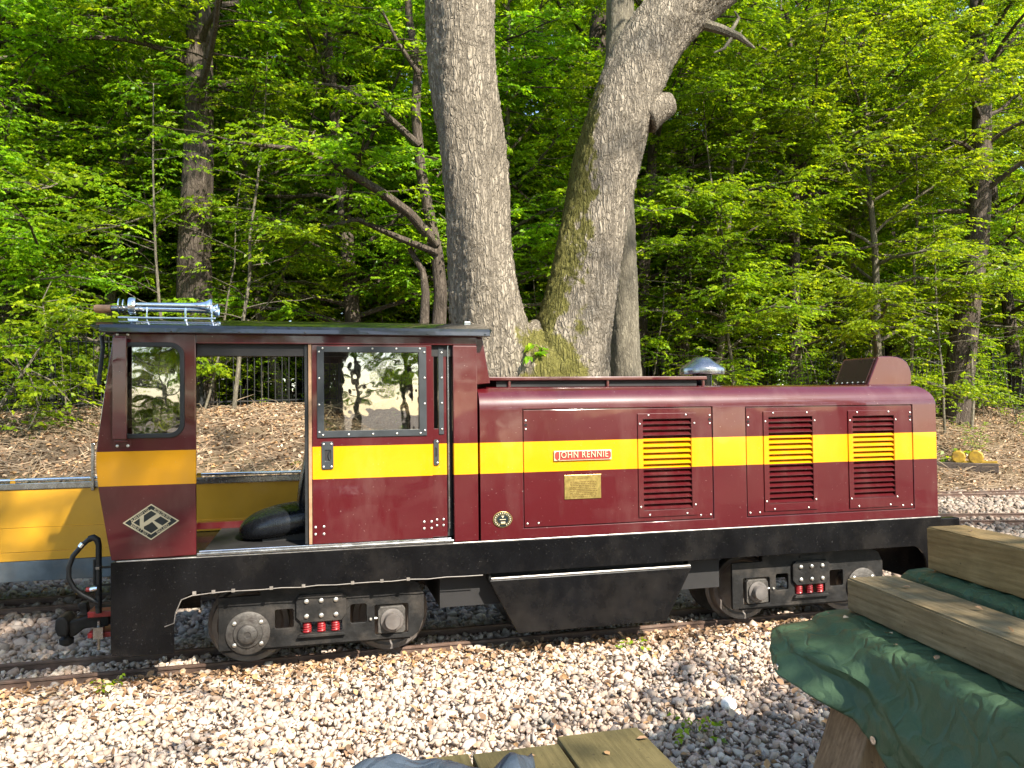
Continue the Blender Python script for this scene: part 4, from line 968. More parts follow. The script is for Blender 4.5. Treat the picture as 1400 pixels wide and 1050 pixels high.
mb = MB(); mb.prism([P(107, 826, YC), P(112, 822, YC), P(120, 823, YC), P(123, 840, YC), P(104, 842, YC), P(112, 835, YC)], YC - .03, YC + .03); mb.build('coupler_horn', M['bogie'], cp, .01, seg=3)
mb = MB(); c_ = PW(91, 874, YC); mb.tube([c_ + Vector((0, 0, .11)), c_], .014, 8); mb.lathe(c_ - Vector((0, 0, .04)), (0, 0, 1), [(0, .015), (.015, .04), (.045, .042), (.07, .02)], 14); mb.build('release_weight', M['bogie'], cp, smooth=True)
for py_, h_ in ((836, .018), (864, .016)):
    a_ = PW(125, py_, YC); mb = MB(); mb.box(a_.x, XL + .0, YC - .09, YC + .09, a_.z - h_, a_.z + h_); mb.build('red_drawbar_plate', M['red'], cp, .004)
mb = MB(); a_ = PW(141, 858, YC); mb.tube([a_ + Vector((0, -.1, .07)), a_ + Vector((0, -.1, -.11))], .009, 8); mb.box(a_.x - .025, a_.x + .03, YC - .13, YC - .08, a_.z - .035, a_.z + .035); mb.build('coupler_pin', M['alu'], cp)
#SECTION4
# ------------------------------------------------------------------ yellow carriage on the next track
CS = 6.80; CF = 7.16 + 7.502 - CS
car = thing('open_carriage', 'yellow boarded open carriage with grey steel skirt standing behind the cab', 'carriage', (-2.0, (CS + CF) / 2, 0))
cz_top, cz_b0 = Z(0, 671, CS), Z(0, 769, CS); cz_sk = Z(0, 797, CS)
g1, g2 = Z(150, 716.5, CS), Z(130, 750, CS)
CX0, CX1 = -6.2, 2.6
for y0, y1 in ((CS, CS + .022), (CF - .022, CF)):
    for a, b in ((cz_b0, g2), (g2, g1), (g1, cz_top)) if y0 == CS else ((cz_b0, g2), (g2, g1)):
        for xa, xb in ((CX0, -2.62), (-2.616, CX1)):
            mb = MB(); mb.box(xa, xb, y0, y1, a + .0015, b - .0015); mb.build('side_board', M['yellowboard'], car, .002)
    if y0 != CS: continue
    yc = y0 - .004
    mb = MB(); mb.box(CX0, CX1, yc - .006, yc + .04, cz_top + .001, cz_top + .052); mb.build('top_trim', M['alu'], car, .006)
    zt = Z(0, 657.5, CS)
    mb = MB(); mb.tube([(CX0, yc + .015, zt), (CX1, yc + .015, zt)], .0125, 10); tb = mb.build('hand_rail', M['chrome'], car, smooth=True)
    for px_ in (-160, 17, 126, 272, 420):
        x_ = X(px_, 660, CS); mb = MB(); mb.box(x_ - .018, x_ + .018, yc + .004, yc + .026, cz_top + .05, zt + .012); mb.build('rail_bracket', M['yellowboard'], tb, .003)
mb = MB(); mb.box(CX0, CX1, CS - .004, CF + .004, cz_sk, cz_b0 - .002); mb.build('steel_skirt', M['galv'], car, .004)
mb = MB(); mb.box(CX0 + .05, CX1 - .05, CS + .025, CF - .025, cz_b0, cz_b0 + .03); mb.build('floor', M['sleeper'], car)
for xa in (CX0, CX1 - .022):
    mb = MB(); mb.box(xa, xa + .022, CS + .023, CF - .023, cz_b0 + .032, cz_top); mb.build('end_board', M['yellowboard'], car, .002)
for xa in (-5.2, -3.4, -1.6, .2, 1.6):
    mb = MB(); mb.box(xa, xa + .3, CS + .03, CF - .03, .66, .69); mb.box(xa + .1, xa + .2, CS + .2, CF - .2, cz_b0 + .032, .659); mb.build('bench', M['sleeper'], car)
mb = MB(); mb.box(X(128, 640, CS) - .012, X(128, 640, CS) + .012, CS - .03, CS - .011, cz_top - .02, Z(128, 606, CS)); mb.build('end_post', M['alu'], car, .004)
for xa in (-5.3, -4.6, .8, 1.5):
    for yy, sg in ((7.16, 1), (7.502, -1)):
        mb = MB(); mb.lathe((xa, yy - sg * .05, .15), (0, sg, 0), [(0, .03), (.005, .13), (0, .147), (.06, .15), (.066, .17), (.08, .165), (.08, .03)], 28); mb.build('wheel', M['wheel'], car, smooth=True)
    mb = MB(); mb.tube([(xa, 7.1, .15), (xa, 7.56, .15)], .025, 10); mb.build('axle', M['wheel'], car)
for xa in (-4.95, 1.15):
    mb = MB(); mb.box(xa - .55, xa + .55, CS + .16, CS + .19, .1, cz_sk - .001); mb.box(xa - .55, xa + .55, CF - .19, CF - .16, .1, cz_sk - .001); mb.build('bogie_frame', M['bogie'], car, .006)

# ------------------------------------------------------------------ iron railings along the top of the bank
def FY(x): return 14.6 + 2.0 * float(sm((x - 2) / 8))
fence = thing('iron_fence', 'black vertical bar iron railings along the top of the bank', 'fence', (0, 14.6, float(G(0, 14.6))))
FH = 1.35
mb = MB(); mb.box(-.0065, .0065, -.0065, .0065, -.15, FH); barm = mb.mesh('railing_bar', M['fence'])
mb = MB(); mb.box(-.03, .03, -.03, .03, -.2, FH + .08); postm = mb.mesh('fence_post', M['fence'])
xs = np.arange(-9.0, 22, .118)[:262]
for i, x_ in enumerate(xs):
    y_ = FY(x_); link('railing_bar', barm, fence, (x_, y_, float(G(x_, y_))))
xp = np.arange(-9.06, 22, 2.36)
for x_ in xp: link('fence_post', postm, fence, (x_, FY(x_) + .045, float(G(x_, FY(x_)))))
for a, b in zip(xp[:-1], xp[1:]):
    for h_ in (.16, FH - .14):
        mb = MB(); p, q_ = Vector((a, FY(a) + .016, float(G(a, FY(a))) + h_)), Vector((b, FY(b) + .016, float(G(b, FY(b))) + h_)); d_ = (q_ - p) / 2
        mb.obox((p + q_) / 2, d_, (0, .005, 0), (0, 0, .011)); mb.build('fence_rail', M['fence'], fence)

# ------------------------------------------------------------------ trees
def leaf_cloud(p, d, k, L, size, rng, droop=.35, tilt=.38, col=None):
    """p, d: (n, 3) spray origins and directions; k leaves each, set alternately along a thin twig"""
    n = len(p); up = np.array([0, 0, 1.0])
    t = np.linspace(.08, 1, k)[None, :] * rng.uniform(.75, 1.1, (n, k))
    s = np.cross(d, up); s /= np.linalg.norm(s, axis=1, keepdims=True) + 1e-9
    sg = np.where(np.arange(k) % 2, 1, -1)[None, :]; an = rng.normal(rad(50), .3, (n, k)) * np.linspace(1.15, .35, k)[None]
    ld = d[:, None] * np.cos(an)[..., None] + s[:, None] * (np.sin(an) * sg)[..., None]; ld[..., 2] -= np.abs(rng.normal(droop, .22, (n, k)))
    ld /= np.linalg.norm(ld, axis=2, keepdims=True)
    nr = rng.normal(0, tilt, (n, k, 3)); nr[..., 2] += 1; nr -= ld * (nr * ld).sum(-1, keepdims=True); nr /= np.linalg.norm(nr, axis=2, keepdims=True)
    wv = np.cross(nr, ld)
    base = p[:, None] + d[:, None] * (t * L)[..., None]; base[..., 2] -= (t ** 2) * L * .22
    sz = size * rng.uniform(.65, 1.2, (n, k))
    V = base[:, :, None] + sz[..., None, None] * (ld[:, :, None] * LEAFV[None, None, :, :1] + wv[:, :, None] * LEAFV[None, None, :, 1:2] + nr[:, :, None] * LEAFV[None, None, :, 2:3])
    N_ = n * k; V = V.reshape(-1, 3); Fc = np.arange(N_ * 4).reshape(-1, 4)
    pal = np.array([(.14, .25, .010), (.19, .31, .012), (.25, .375, .014), (.33, .44, .018), (.10, .19, .010)])
    pw = rng.choice(len(pal), n, p=[.27, .3, .22, .09, .12])
    c = pal[pw][:, None] * rng.uniform(.75, 1.2, (n, k, 1)); c = np.repeat(c.reshape(-1, 3), 4, 0)
    return V, Fc, c
class Tree:
    def __init__(s, seed): s.r = np.random.default_rng(seed); s.mb = MB(); s.sp = []; s.sd = []
    def branch(s, p, d, L, r, seg, bend_up=0.0, wob=.12, n=6, tip=.25):
        pts = [np.array(p, float)]; d = np.array(d, float)
        for i in range(seg):
            d = d + s.r.normal(0, wob, 3) + np.array([0, 0, bend_up]); d /= np.linalg.norm(d); pts.append(pts[-1] + d * L / seg)
        s.mb.tube(pts, list(np.linspace(r, r * tip, len(pts))), n, False); return np.array(pts), d
    def at(s, pts, t):
        f = t * (len(pts) - 1); i = min(int(f), len(pts) - 2); a = f - i; return pts[i] * (1 - a) + pts[i + 1] * a, (pts[i + 1] - pts[i]) / np.linalg.norm(pts[i + 1] - pts[i])
    def spray_along(s, pts, n, t0=.15, spread=.9):
        for _ in range(n):
            p, d = s.at(pts, s.r.uniform(t0, 1)); a = s.r.normal(0, spread); q_ = np.array([d[0] * math.cos(a) - d[1] * math.sin(a), d[0] * math.sin(a) + d[1] * math.cos(a), s.r.normal(0.02, .16)])
            s.sp.append(p + s.r.normal(0, .05, 3)); s.sd.append(q_ / (np.linalg.norm(q_) + 1e-9))
    def limb(s, p, az, el, L, r, nsub, nspray, subL=(.5, 1.5), up=.0):
        pts, _ = s.branch(p, (math.cos(az) * math.cos(el), math.sin(az) * math.cos(el), math.sin(el)), L, r, 7, up, .13, 6)
        for k in range(nsub):
            t = s.r.uniform(.22, 1); q_, d = s.at(pts, t); a = math.atan2(d[1], d[0]) + s.r.choice([-1, 1]) * s.r.uniform(.35, 1.25)
            sub, _ = s.branch(q_, (math.cos(a), math.sin(a), s.r.normal(.06, .14)), s.r.uniform(*subL) * (1.15 - .5 * t), max(.006, r * .28), 4, -.03, .14, 4)
            s.spray_along(sub, nspray)
        s.spray_along(pts, nspray, .5)
        return pts
    def meshes(s, name, bark_, leafsize, k=13, L=.42, droop=.5, tilt=.65):
        wood = s.mb.mesh(name + '_trunk', bark_, smooth=True)
        V, Fc, c = leaf_cloud(np.array(s.sp), np.array(s.sd), k, L, leafsize, s.r, droop, tilt)
        me = bpy.data.meshes.new(name + '_crown'); n = len(Fc)
        me.vertices.add(len(V)); me.vertices.foreach_set('co', V.astype(np.float32).ravel()); me.loops.add(n * 4); me.loops.foreach_set('vertex_index', Fc.astype(np.int32).ravel())
        me.polygons.add(n); me.polygons.foreach_set('loop_start', np.arange(0, n * 4, 4, dtype=np.int32)); me.polygons.foreach_set('loop_total', np.full(n, 4, np.int32)); me.update(calc_edges=True)
        at = me.color_attributes.new('tint', 'FLOAT_COLOR', 'POINT'); at.data.foreach_set('color', np.concatenate([c, np.ones((len(c), 1))], 1).astype(np.float32).ravel())
        me.materials.append(M['leaf']); return wood, me
def gen_hornbeam(seed, H, spread, base, r0, nl, nsub, nspray, bark_, leafsize=.085, lean=.05):
    t = Tree(seed); tr, _ = t.branch((0, 0, -.3), (t.r.normal(0, lean), t.r.normal(0, lean), 1), H, r0, 9, .03, .05, 12, .18)
    for i in range(nl):
        f = (base + (H * .97 - base) * (i + t.r.uniform(0, .8)) / nl) / H; p, _ = t.at(tr, f); az = i * 2.4 + t.r.normal(0, .4)
        prof = min(1, .55 + 1.6 * (1 - f)) if f > .5 else .9 + .2 * t.r.random()
        t.limb(p, az, t.r.normal(rad(16) + f * .25, .14), spread * prof * t.r.uniform(.75, 1.1), .03 + .05 * (1 - f) * r0 / .3, nsub, nspray, up=-.015)
    return t.meshes('hornbeam_tree', bark_, leafsize)
def gen_sapling(seed, H, r0, nl, nspray, leafsize=.075, base=.22):
    t = Tree(seed); tr, _ = t.branch((0, 0, -.2), (t.r.normal(0, .08), t.r.normal(0, .08), 1), H, r0, 8, .02, .07, 7, .25)
    for i in range(nl):
        f = base + (.98 - base) * (i + t.r.random()) / nl; p, _ = t.at(tr, f)
        L = H * .26 * (1.25 - f) * t.r.uniform(.6, 1.3); a = t.r.uniform(0, 6.28)
        b, _ = t.branch(p, (math.cos(a), math.sin(a), .35), L, r0 * .3, 5, -.03, .14, 4)
        t.spray_along(b, nspray, .25)
    return t.meshes('sapling', M['palebark'], leafsize, 9, .34)
HB = [gen_hornbeam(1, 12, 3.9, 1.8, .2, 34, 14, 9, M['bark'], .086), gen_hornbeam(2, 13, 4.3, 2.3, .33, 36, 14, 9, M['bark'], .086), gen_hornbeam(3, 10.5, 3.6, 1.3, .12, 32, 14, 9, M['palebark'], .086), gen_hornbeam(4, 14, 4.0, 3.0, .36, 34, 14, 9, M['bark'], .09), gen_hornbeam(6, 5.6, 2.5, .5, .06, 24, 9, 9, M['palebark'], .085), gen_hornbeam(9, 14, 3.8, 5.2, .36, 26, 12, 8, M['bark'], .086)]
SP = [gen_sapling(11, 6.2, .035, 26, 6), gen_sapling(12, 7.5, .045, 30, 6), gen_sapling(13, 5.0, .028, 20, 5), gen_sapling(14, 3.0, .02, 16, 5, base=.1)]
def plant(name, ms, x_, y_, sc, rz, label, cat, group=None, trunkname='trunk', zoff=0.0, tilt=(0, 0)):
    z_ = float(G(x_, y_)) + zoff
    t = thing(name, label, cat, (x_, y_, z_), group); t.rotation_euler = (tilt[0], tilt[1], rz); t.scale = (sc,) * 3
    for nm, me in ((trunkname, ms[0]), ('crown', ms[1])):
        o = bpy.data.objects.new(nm, me); C.objects.link(o); o.parent = t
    return t
GW = 'leafy hornbeams of the wood beyond the railings'; LW = 'leafy green hornbeam in the wood beyond the iron railings'
def at(px, Y): return P(px, 500, Y)[0]
rr_ = random.Random(21)
# trees whose trunks show in the photograph
plant('hornbeam_tree', HB[5], at(266, 15.3), 15.3, 1.0, 2.1, 'thick dark hornbeam trunk rising straight behind the cab roof horn', 'tree')
plant('hornbeam_tree', HB[5], at(1302, 15.7), 15.7, 1.0, 2.2, 'thick dark tree trunk standing past the rear of the bonnet', 'tree')
plant('hornbeam_tree', HB[3], at(812, 19.5), 19.5, 1.35, 4.1, 'tall tree seen through the fork of the twin oak', 'tree')
plant('hornbeam_tree', HB[2], at(196, 18.5), 18.5, 1.1, 5.0, 'slim pale hornbeam beside the thick dark trunk behind the cab', 'tree')
spots = [(110, 16.4, 2, .95), (390, 16.2, 2, .9), (490, 16, 0, .95), (725, 15.8, 2, .95), (965, 15.6, 2, .9), (1085, 16.2, 0, .9), (1200, 15.8, 2, .92), (1390, 16.9, 0, .95), (20, 15.9, 0, .85), (620, 16.5, 0, 1.0), (870, 16.6, 0, .95), (-60, 14.8, 2, .85), (60, 17.2, 0, 1.0), (430, 18.4, 0, 1.05), (505, 22, 1, 1.2), (700, 22, 2, 1.3), (930, 17.5, 0, 1.0), (1030, 20, 2, 1.15), (1130, 17.6, 2, .95), (1220, 21, 0, 1.2), (1395, 16.8, 2, .9), (1480, 19.5, 1, 1.1), (-120, 20, 3, 1.1), (120, 22, 1, 1.25), (330, 23, 0, 1.3), (900, 24, 3, 1.35), (1110, 25, 1, 1.35), (1330, 25, 2, 1.4), (620, 26, 3, 1.4),
         (-200, 27, 1, 1.4), (0, 29, 3, 1.5), (200, 31, 0, 1.6), (420, 30, 1, 1.55), (780, 31, 0, 1.6), (1000, 32, 3, 1.6), (1200, 31, 1, 1.6), (1420, 30, 0, 1.55), (1560, 26, 3, 1.4), (100, 39, 1, 1.9), (350, 40, 3, 1.9), (560, 38, 0, 1.9), (800, 41, 1, 2.0), (1050, 40, 0, 2.0), (1300, 40, 3, 2.0), (1550, 38, 1, 1.9), (-150, 38, 0, 1.9)]
for px_, Y_, k_, sc in spots:
    plant('hornbeam_tree', HB[k_], at(px_, Y_), Y_, sc, rr_.uniform(0, 6.28), LW, 'tree', GW)
# saplings and understorey
GS = 'thin saplings in front of and behind the railings'; LS = 'thin leafy sapling growing close to the iron railings'
for px_, Y_, k_, sc in [(228, 13.6, 0, .9), (318, 14.0, 1, .85), (275, 14.3, 2, .9), (1290, 14.9, 0, .9), (1325, 15.0, 1, .9), (1012, 15.2, 1, 1.0), (1186, 16.4, 0, 1.0), (1206, 17.2, 1, 1.1), (1246, 15.6, 1, 1.05), (1085, 17.5, 0, 1.0), (940, 16.8, 1, 1.0), (905, 18.2, 0, 1.0), (1150, 18.6, 1, 1.1), (1275, 18.8, 0, 1.1), (1340, 17.6, 0, .9), (1385, 16.5, 2, 1.0), (975, 19, 1, 1.1), (1060, 20.5, 1, 1.2), (20, 16.2, 2, 1.0), (95, 15.8, 2, .9), (150, 17.6, 0, .9), (340, 17, 2, 1.0), (395, 16.2, 0, .95), (470, 17.4, 2, 1.0), (550, 16.8, 2, .9), (520, 19, 0, 1.0), (250, 20, 0, 1.0), (720, 18, 0, 1.0), (745, 16, 2, .8), (880, 15.8, 2, .8), (1110, 15.6, 2, .8), (60, 19.5, 1, 1.0), (1360, 20, 1, 1.1), (1230, 19.6, 0, 1.1)]:
    plant('sapling', SP[k_], at(px_, Y_), Y_, sc, rr_.uniform(0, 6.28), LS, 'sapling', GS, 'stem')
for px_, Y_ in [(10, 15.4), (70, 15.2), (120, 16), (300, 15.6), (360, 15.5), (1090, 16), (960, 15.6), (1040, 16.6), (1160, 16.2), (1345, 15.9), (1390, 15.2), (1210, 18), (-30, 14.2), (1420, 14.8), (640, 15.2), (900, 15.9), (925, 15.5), (985, 15.8), (1015, 15.7), (1060, 15.8), (1115, 15.9), (1135, 15.6), (1185, 15.8), (1235, 15.9), (1255, 15.5), (1290, 16.1), (1320, 15.7), (1370, 15.6), (1405, 15.9), (45, 14.7), (95, 14.4), (-60, 14.9), (330, 16), (390, 15.7)]:
    plant('sapling', SP[3], at(px_, Y_), Y_, rr_.uniform(.55, .85), rr_.uniform(0, 6.28), 'short bushy sapling at the foot of the iron railings', 'sapling', 'short bushy saplings by the railings', 'stem')
for px_, Y_, sc in [(-80, 18, 1.0), (40, 19.5, 1.1), (150, 18.8, .95), (330, 19.2, 1.0), (400, 20.5, 1.1), (480, 18.6, .95), (560, 20, 1.1), (660, 19, 1.0), (760, 21, 1.1), (860, 19.8, 1.0), (930, 21.5, 1.1), (1000, 18.4, .9), (1090, 20, 1.0), (1180, 21.5, 1.1), (1260, 20.2, 1.0), (1350, 21.5, 1.1), (1430, 19, 1.0), (90, 24, 1.4), (230, 25, 1.4), (380, 25, 1.4), (520, 26, 1.5), (690, 25, 1.5), (840, 26, 1.5), (980, 25.5, 1.4), (1120, 26.5, 1.5), (1270, 26, 1.5), (1400, 25, 1.4), (-60, 26, 1.4), (30, 34, 2.1), (170, 35, 2.1), (300, 34, 2.1), (450, 35, 2.1), (600, 34, 2.1), (740, 35, 2.1), (890, 35, 2.1), (1040, 35, 2.1), (1170, 36, 2.1), (1310, 35, 2.1), (1460, 34, 2.1), (-110, 34, 2.1)] + [(k_ * 115 - 150, 49 + (k_ % 3) * 3, 3.0) for k_ in range(16)]:
    plant('understorey_hornbeam', HB[4], at(px_, Y_), Y_, sc * rr_.uniform(.9, 1.1), rr_.uniform(0, 6.28), 'low bushy hornbeam filling the wood behind the railings', 'tree', 'low bushy hornbeams filling the wood')
GP = 'small green seedlings dotted over the leafy bank'
for k_ in range(34):
    x_ = rr_.uniform(-7, 3.2) if k_ < 22 else rr_.uniform(9, 16); y_ = rr_.uniform(10.2, 14.4) if k_ < 22 else rr_.uniform(13.2, 16.6)
    plant('seedling', SP[3], x_, y_, rr_.uniform(.12, .26), rr_.uniform(0, 6.28), 'small green seedling on the brown leafy bank', 'plant', GP, 'stem')
# hornbeam with long crooked limbs left of the oak
t = Tree(77); hx_, hy_ = at(597, 13.6), 13.6; hz_ = float(G(hx_, hy_)); hb = np.array([hx_, hy_, hz_])
def pxpath(lst, Y, wob=.0): return [np.array(PW(a, b, Y + (i * wob))) - hb for i, (a, b) in enumerate(lst)]
for lst, r0, r1, wb in (([(600, 445), (603, 400), (598, 350), (590, 310), (575, 230), (568, 150), (572, 90), (560, 30), (555, -30)], .14, .06, .05), ([(598, 335), (560, 292), (520, 262), (470, 232), (430, 213), (414, 204), (370, 200), (320, 194)], .1, .02, -.12), ([(597, 345), (545, 325), (490, 300), (420, 318), (370, 318), (330, 330)], .07, .015, .12), ([(574, 200), (520, 150), (470, 120), (430, 112)], .07, .015, .1), ([(414, 204), (424, 190), (431, 178)], .035, .012, 0), ([(572, 100), (545, 60), (520, 10)], .05, .02, -.1), ([(580, 445), (582, 400), (578, 370), (560, 340)], .1, .05, .1)):
    pts = pxpath(lst, hy_, wb)
    if lst[0][1] > 440: pts = [pts[0] * np.array([1, 1, 0]) - np.array([0, 0, .3])] + pts
    t.mb.tube(pts, list(np.linspace(r0, r1, len(pts))), 9, False)
    if lst[0][1] < 440:
        pa = np.array(pts)
        for k_ in range(16):
            q_, d_ = t.at(pa, t.r.uniform(.2, 1)); a_ = t.r.uniform(0, 6.28); sub, _ = t.branch(q_, (math.cos(a_), math.sin(a_), .1), t.r.uniform(.5, 1.4), .014, 4, -.02, .14, 4); t.spray_along(sub, 6)
wd, lf = t.meshes('crooked_hornbeam', M['bark'], .085)
ct = thing('hornbeam_tree', 'pale hornbeam with long crooked limbs reaching left beside the oak', 'tree', tuple(hb))
for nm, me in (('trunk', wd), ('crown', lf)):
    o = bpy.data.objects.new(nm, me); C.objects.link(o); o.parent = ct
# pale leaning shrub at the left edge, before the fence
t = Tree(5); sy_ = 12.6; sb = np.array([at(-30, sy_), sy_, float(G(at(-30, sy_), sy_))])
for lst in ([(-12, 575), (5, 548), (35, 505), (60, 468), (85, 445)], [(35, 505), (48, 530), (52, 560), (38, 590)], [(62, 468), (62, 440), (58, 410), (70, 385)], [(60, 470), (90, 442), (105, 420)], [(30, 512), (15, 470), (0, 450)], [(85, 445), (110, 430), (135, 425)], [(38, 505), (70, 520), (95, 548)]):
    pts = [np.array(PW(a, b, sy_)) - sb for a, b in lst]; t.mb.tube(pts, list(np.linspace(.038 if lst[0][0] == -12 else .016, .006, len(pts))), 6, False); pa = np.array(pts)
    t.spray_along(pa, 9, .2, 1.4)
    for k_ in range(5):
        q_, d_ = t.at(pa, t.r.uniform(.3, 1)); a_ = t.r.uniform(0, 6.28); sub, _ = t.branch(q_, (math.cos(a_), math.sin(a_), .2), t.r.uniform(.3, .8), .008, 4, 0, .16, 4); t.spray_along(sub, 5)
wd, lf = t.meshes('leaning_shrub', M['palebark'], .08)
ct = thing('leaning_shrub', 'pale branched shrub leaning over the bank by the carriage end', 'shrub', tuple(sb))
for nm, me in (('stem', wd), ('foliage', lf)):
    o = bpy.data.objects.new(nm, me); C.objects.link(o); o.parent = ct

# ------------------------------------------------------------------ the twin-stemmed oak
OY = 10.5
oak = thing('twin_oak', 'massive twin stemmed oak with grey ridged bark and moss in its fork', 'tree', (3.0, OY, float(G(3.0, OY))))
def catmull(pts, n):
    pts = np.array(pts, float); P_ = np.vstack([2 * pts[0] - pts[1], pts, 2 * pts[-1] - pts[-2]]); out = []
    m = len(pts) - 1
    for i in range(n):
        f = i / (n - 1) * m; k = min(int(f), m - 1); u = f - k; a, b, c, d = P_[k:k + 4]
        out.append(.5 * (2 * b + (c - a) * u + (2 * a - 5 * b + 4 * c - d) * u * u + (3 * b - 3 * c + d - a) * u ** 3))
    return np.array(out)
def trunk(name, path, radii, parent, mat, n=200, seg=72, seed=0, rough=1.0, lumps=()):
    rg = np.random.default_rng(seed); pr = catmull([(*p, r) for p, r in zip(path, radii)], n); c, R = pr[:, :3], pr[:, 3]
    tg = np.gradient(c, axis=0); tg /= np.linalg.norm(tg, axis=1, keepdims=True)
    ref = np.cross(tg, np.array([0, 1.0, 0.001])); ref /= np.linalg.norm(ref, axis=1, keepdims=True); bi = np.cross(tg, ref)
    th = np.linspace(0, 2 * np.pi, seg, endpoint=False)[None]; s_ = np.concatenate([[0], np.cumsum(np.linalg.norm(np.diff(c, axis=0), axis=1))])[:, None]
    d = .035 * np.sin(3 * th + s_ * 1.1 + seed) * np.sin(s_ * .9 + 1) + .02 * np.sin(5 * th - s_ * 2 + 2)
    w = th * 17 + 1.2 * np.sin(s_ * 3.1 + th * 2) + .8 * np.sin(s_ * 7 + th * 3 + 1)
    ridge = np.abs(np.sin(w + rg.normal(0, .25, (n, 1)).cumsum(0) * .15)) ** .7
    d = d + rough * (.016 * (ridge - .6) + rg.normal(0, .006, (n, seg)) + .01 * np.sin(s_ * 23 + 5 * np.sin(th * 9 + s_ * 2)))
    for (ls, la, lr, lh) in lumps: d = d + lh * np.exp(-(((s_ - ls) / lr) ** 2) - ((np.angle(np.exp(1j * (th - la)))) * R[:, None] / lr) ** 2)
    rr = R[:, None] + d * (R[:, None] / .5)
    V = c[:, None] + rr[..., None] * (ref[:, None] * np.cos(th)[..., None] + bi[:, None] * np.sin(th)[..., None])
    idx = np.arange(n * seg).reshape(n, seg); nx_ = np.roll(idx, -1, 1); Fc = np.stack([idx[:-1], nx_[:-1], nx_[1:], idx[1:]], -1).reshape(-1, 4)
    return bulk(name, V.reshape(-1, 3) - np.array(W[parent]), Fc, mat, parent, smooth=True)
pL = [PW(a, b, OY) for a, b in ((682, 505), (668, 430), (661, 380), (654, 322), (646, 223), (636.5, 129), (631, 60), (627, 0), (622, -80), (610, -190))]
gz = float(G(3, OY)) - .2
pL = [Vector((2.62, OY, gz)), Vector((2.5, OY, gz + .9))] + pL[0:]
trunk('left_stem', pL, [.72, .62, .56, .50, .46, .435, .44, .455, .46, .47, .44, .36], oak, M['oakbark'], 240, 84, 3, lumps=((7.2, 2.6, .22, .08),))
pR = [PW(a, b, OY) for a, b in ((775, 500), (793, 420), (803, 370), (815, 297), (829, 223), (852, 149), (884, 74), (925, 15), (985, -35), (1090, -95), (1230, -150))]
pR = [Vector((3.22, OY, gz)), Vector((3.3, OY, gz + .9))] + pR
trunk('right_stem', pR, [.76, .66, .60, .50, .46, .46, .46, .455, .45, .45, .42, .33, .25], oak, M['oakbark'], 260, 84, 8)
# knot stub, broken dead branch and inner fork swelling
kx_ = PW(880, 158, OY - .1); k2 = PW(921, 140, OY - .2)
mb = MB(); mb.tube([kx_, (kx_ + k2) / 2 + Vector((0, 0, .02)), k2], [.3, .22, .15], 14); mb.build('knot_stub', M['oakbark'], oak, .05, True)
mb = MB(); mb.tube([PW(950, 30, OY), PW(985, 40, OY - .2), PW(1010, 50, OY - .3), PW(1032, 66, OY - .35)], [.09, .075, .055, .015], 8); mb.tube([PW(1000, 42, OY - .25), PW(1010, 25, OY - .2), PW(1004, 15, OY - .2)], [.03, .025, .012], 6); mb.tube([PW(1003, 48, OY - .25), PW(990, 66, OY - .3), PW(976, 72, OY - .3)], [.03, .02, .01], 6); mb.build('dead_branch', M['palebark'], oak, 0, True)
fk = [PW(726, 520, OY - .0), PW(730, 490, OY + .04), PW(734, 462, OY + .08), PW(737, 440, OY + .1)]
trunk('fork_swelling', [Vector((2.95, OY - .0, gz)), *fk], [.6, .58, .5, .36, .12], oak, M['oakbark'], 90, 60, 12)
# crown far above the picture
t = Tree(91); ob = np.array(W[oak])
for (px_, pz_, L0) in ((1.3, 11.5, 5), (1.0, 12.5, 5), (7.4, 10.6, 5), (8.5, 11.4, 4.5)):
    for k_ in range(7): t.limb(np.array([px_, OY, pz_]) - ob, k_ * .9 + px_, t.r.uniform(.35, .9), L0 * t.r.uniform(.6, 1.0), .07, 8, 6)
wd, lf = t.meshes('oak', M['bark'], .1)
for nm, me in (('limbs', wd), ('crown', lf)):
    o = bpy.data.objects.new(nm, me); C.objects.link(o); o.parent = oak
# third trunk close behind the oak
o3 = thing('oak_tree', 'single grey trunk close behind the right stem of the twin oak', 'tree', (P(853, 500, 12.3)[0], 12.3, float(G(P(853, 500, 12.3)[0], 12.3))))
trunk('trunk', [PW(856, 640, 12.3), PW(855, 515, 12.3), PW(853, 430, 12.3), PW(850, 350, 12.3), PW(846, 260, 12.3), PW(846, 100, 12.3), PW(850, -100, 12.3), PW(855, -250, 12.3)], [.42, .27, .25, .25, .24, .23, .2, .15], o3, M['palebark'], 160, 48, 15)  # darker bark than the oak stems, its shade put into the colour
o = bpy.data.objects.new('crown', HB[0][1]); C.objects.link(o); o.parent = o3; o.location = (0, 1.0, 7.0)

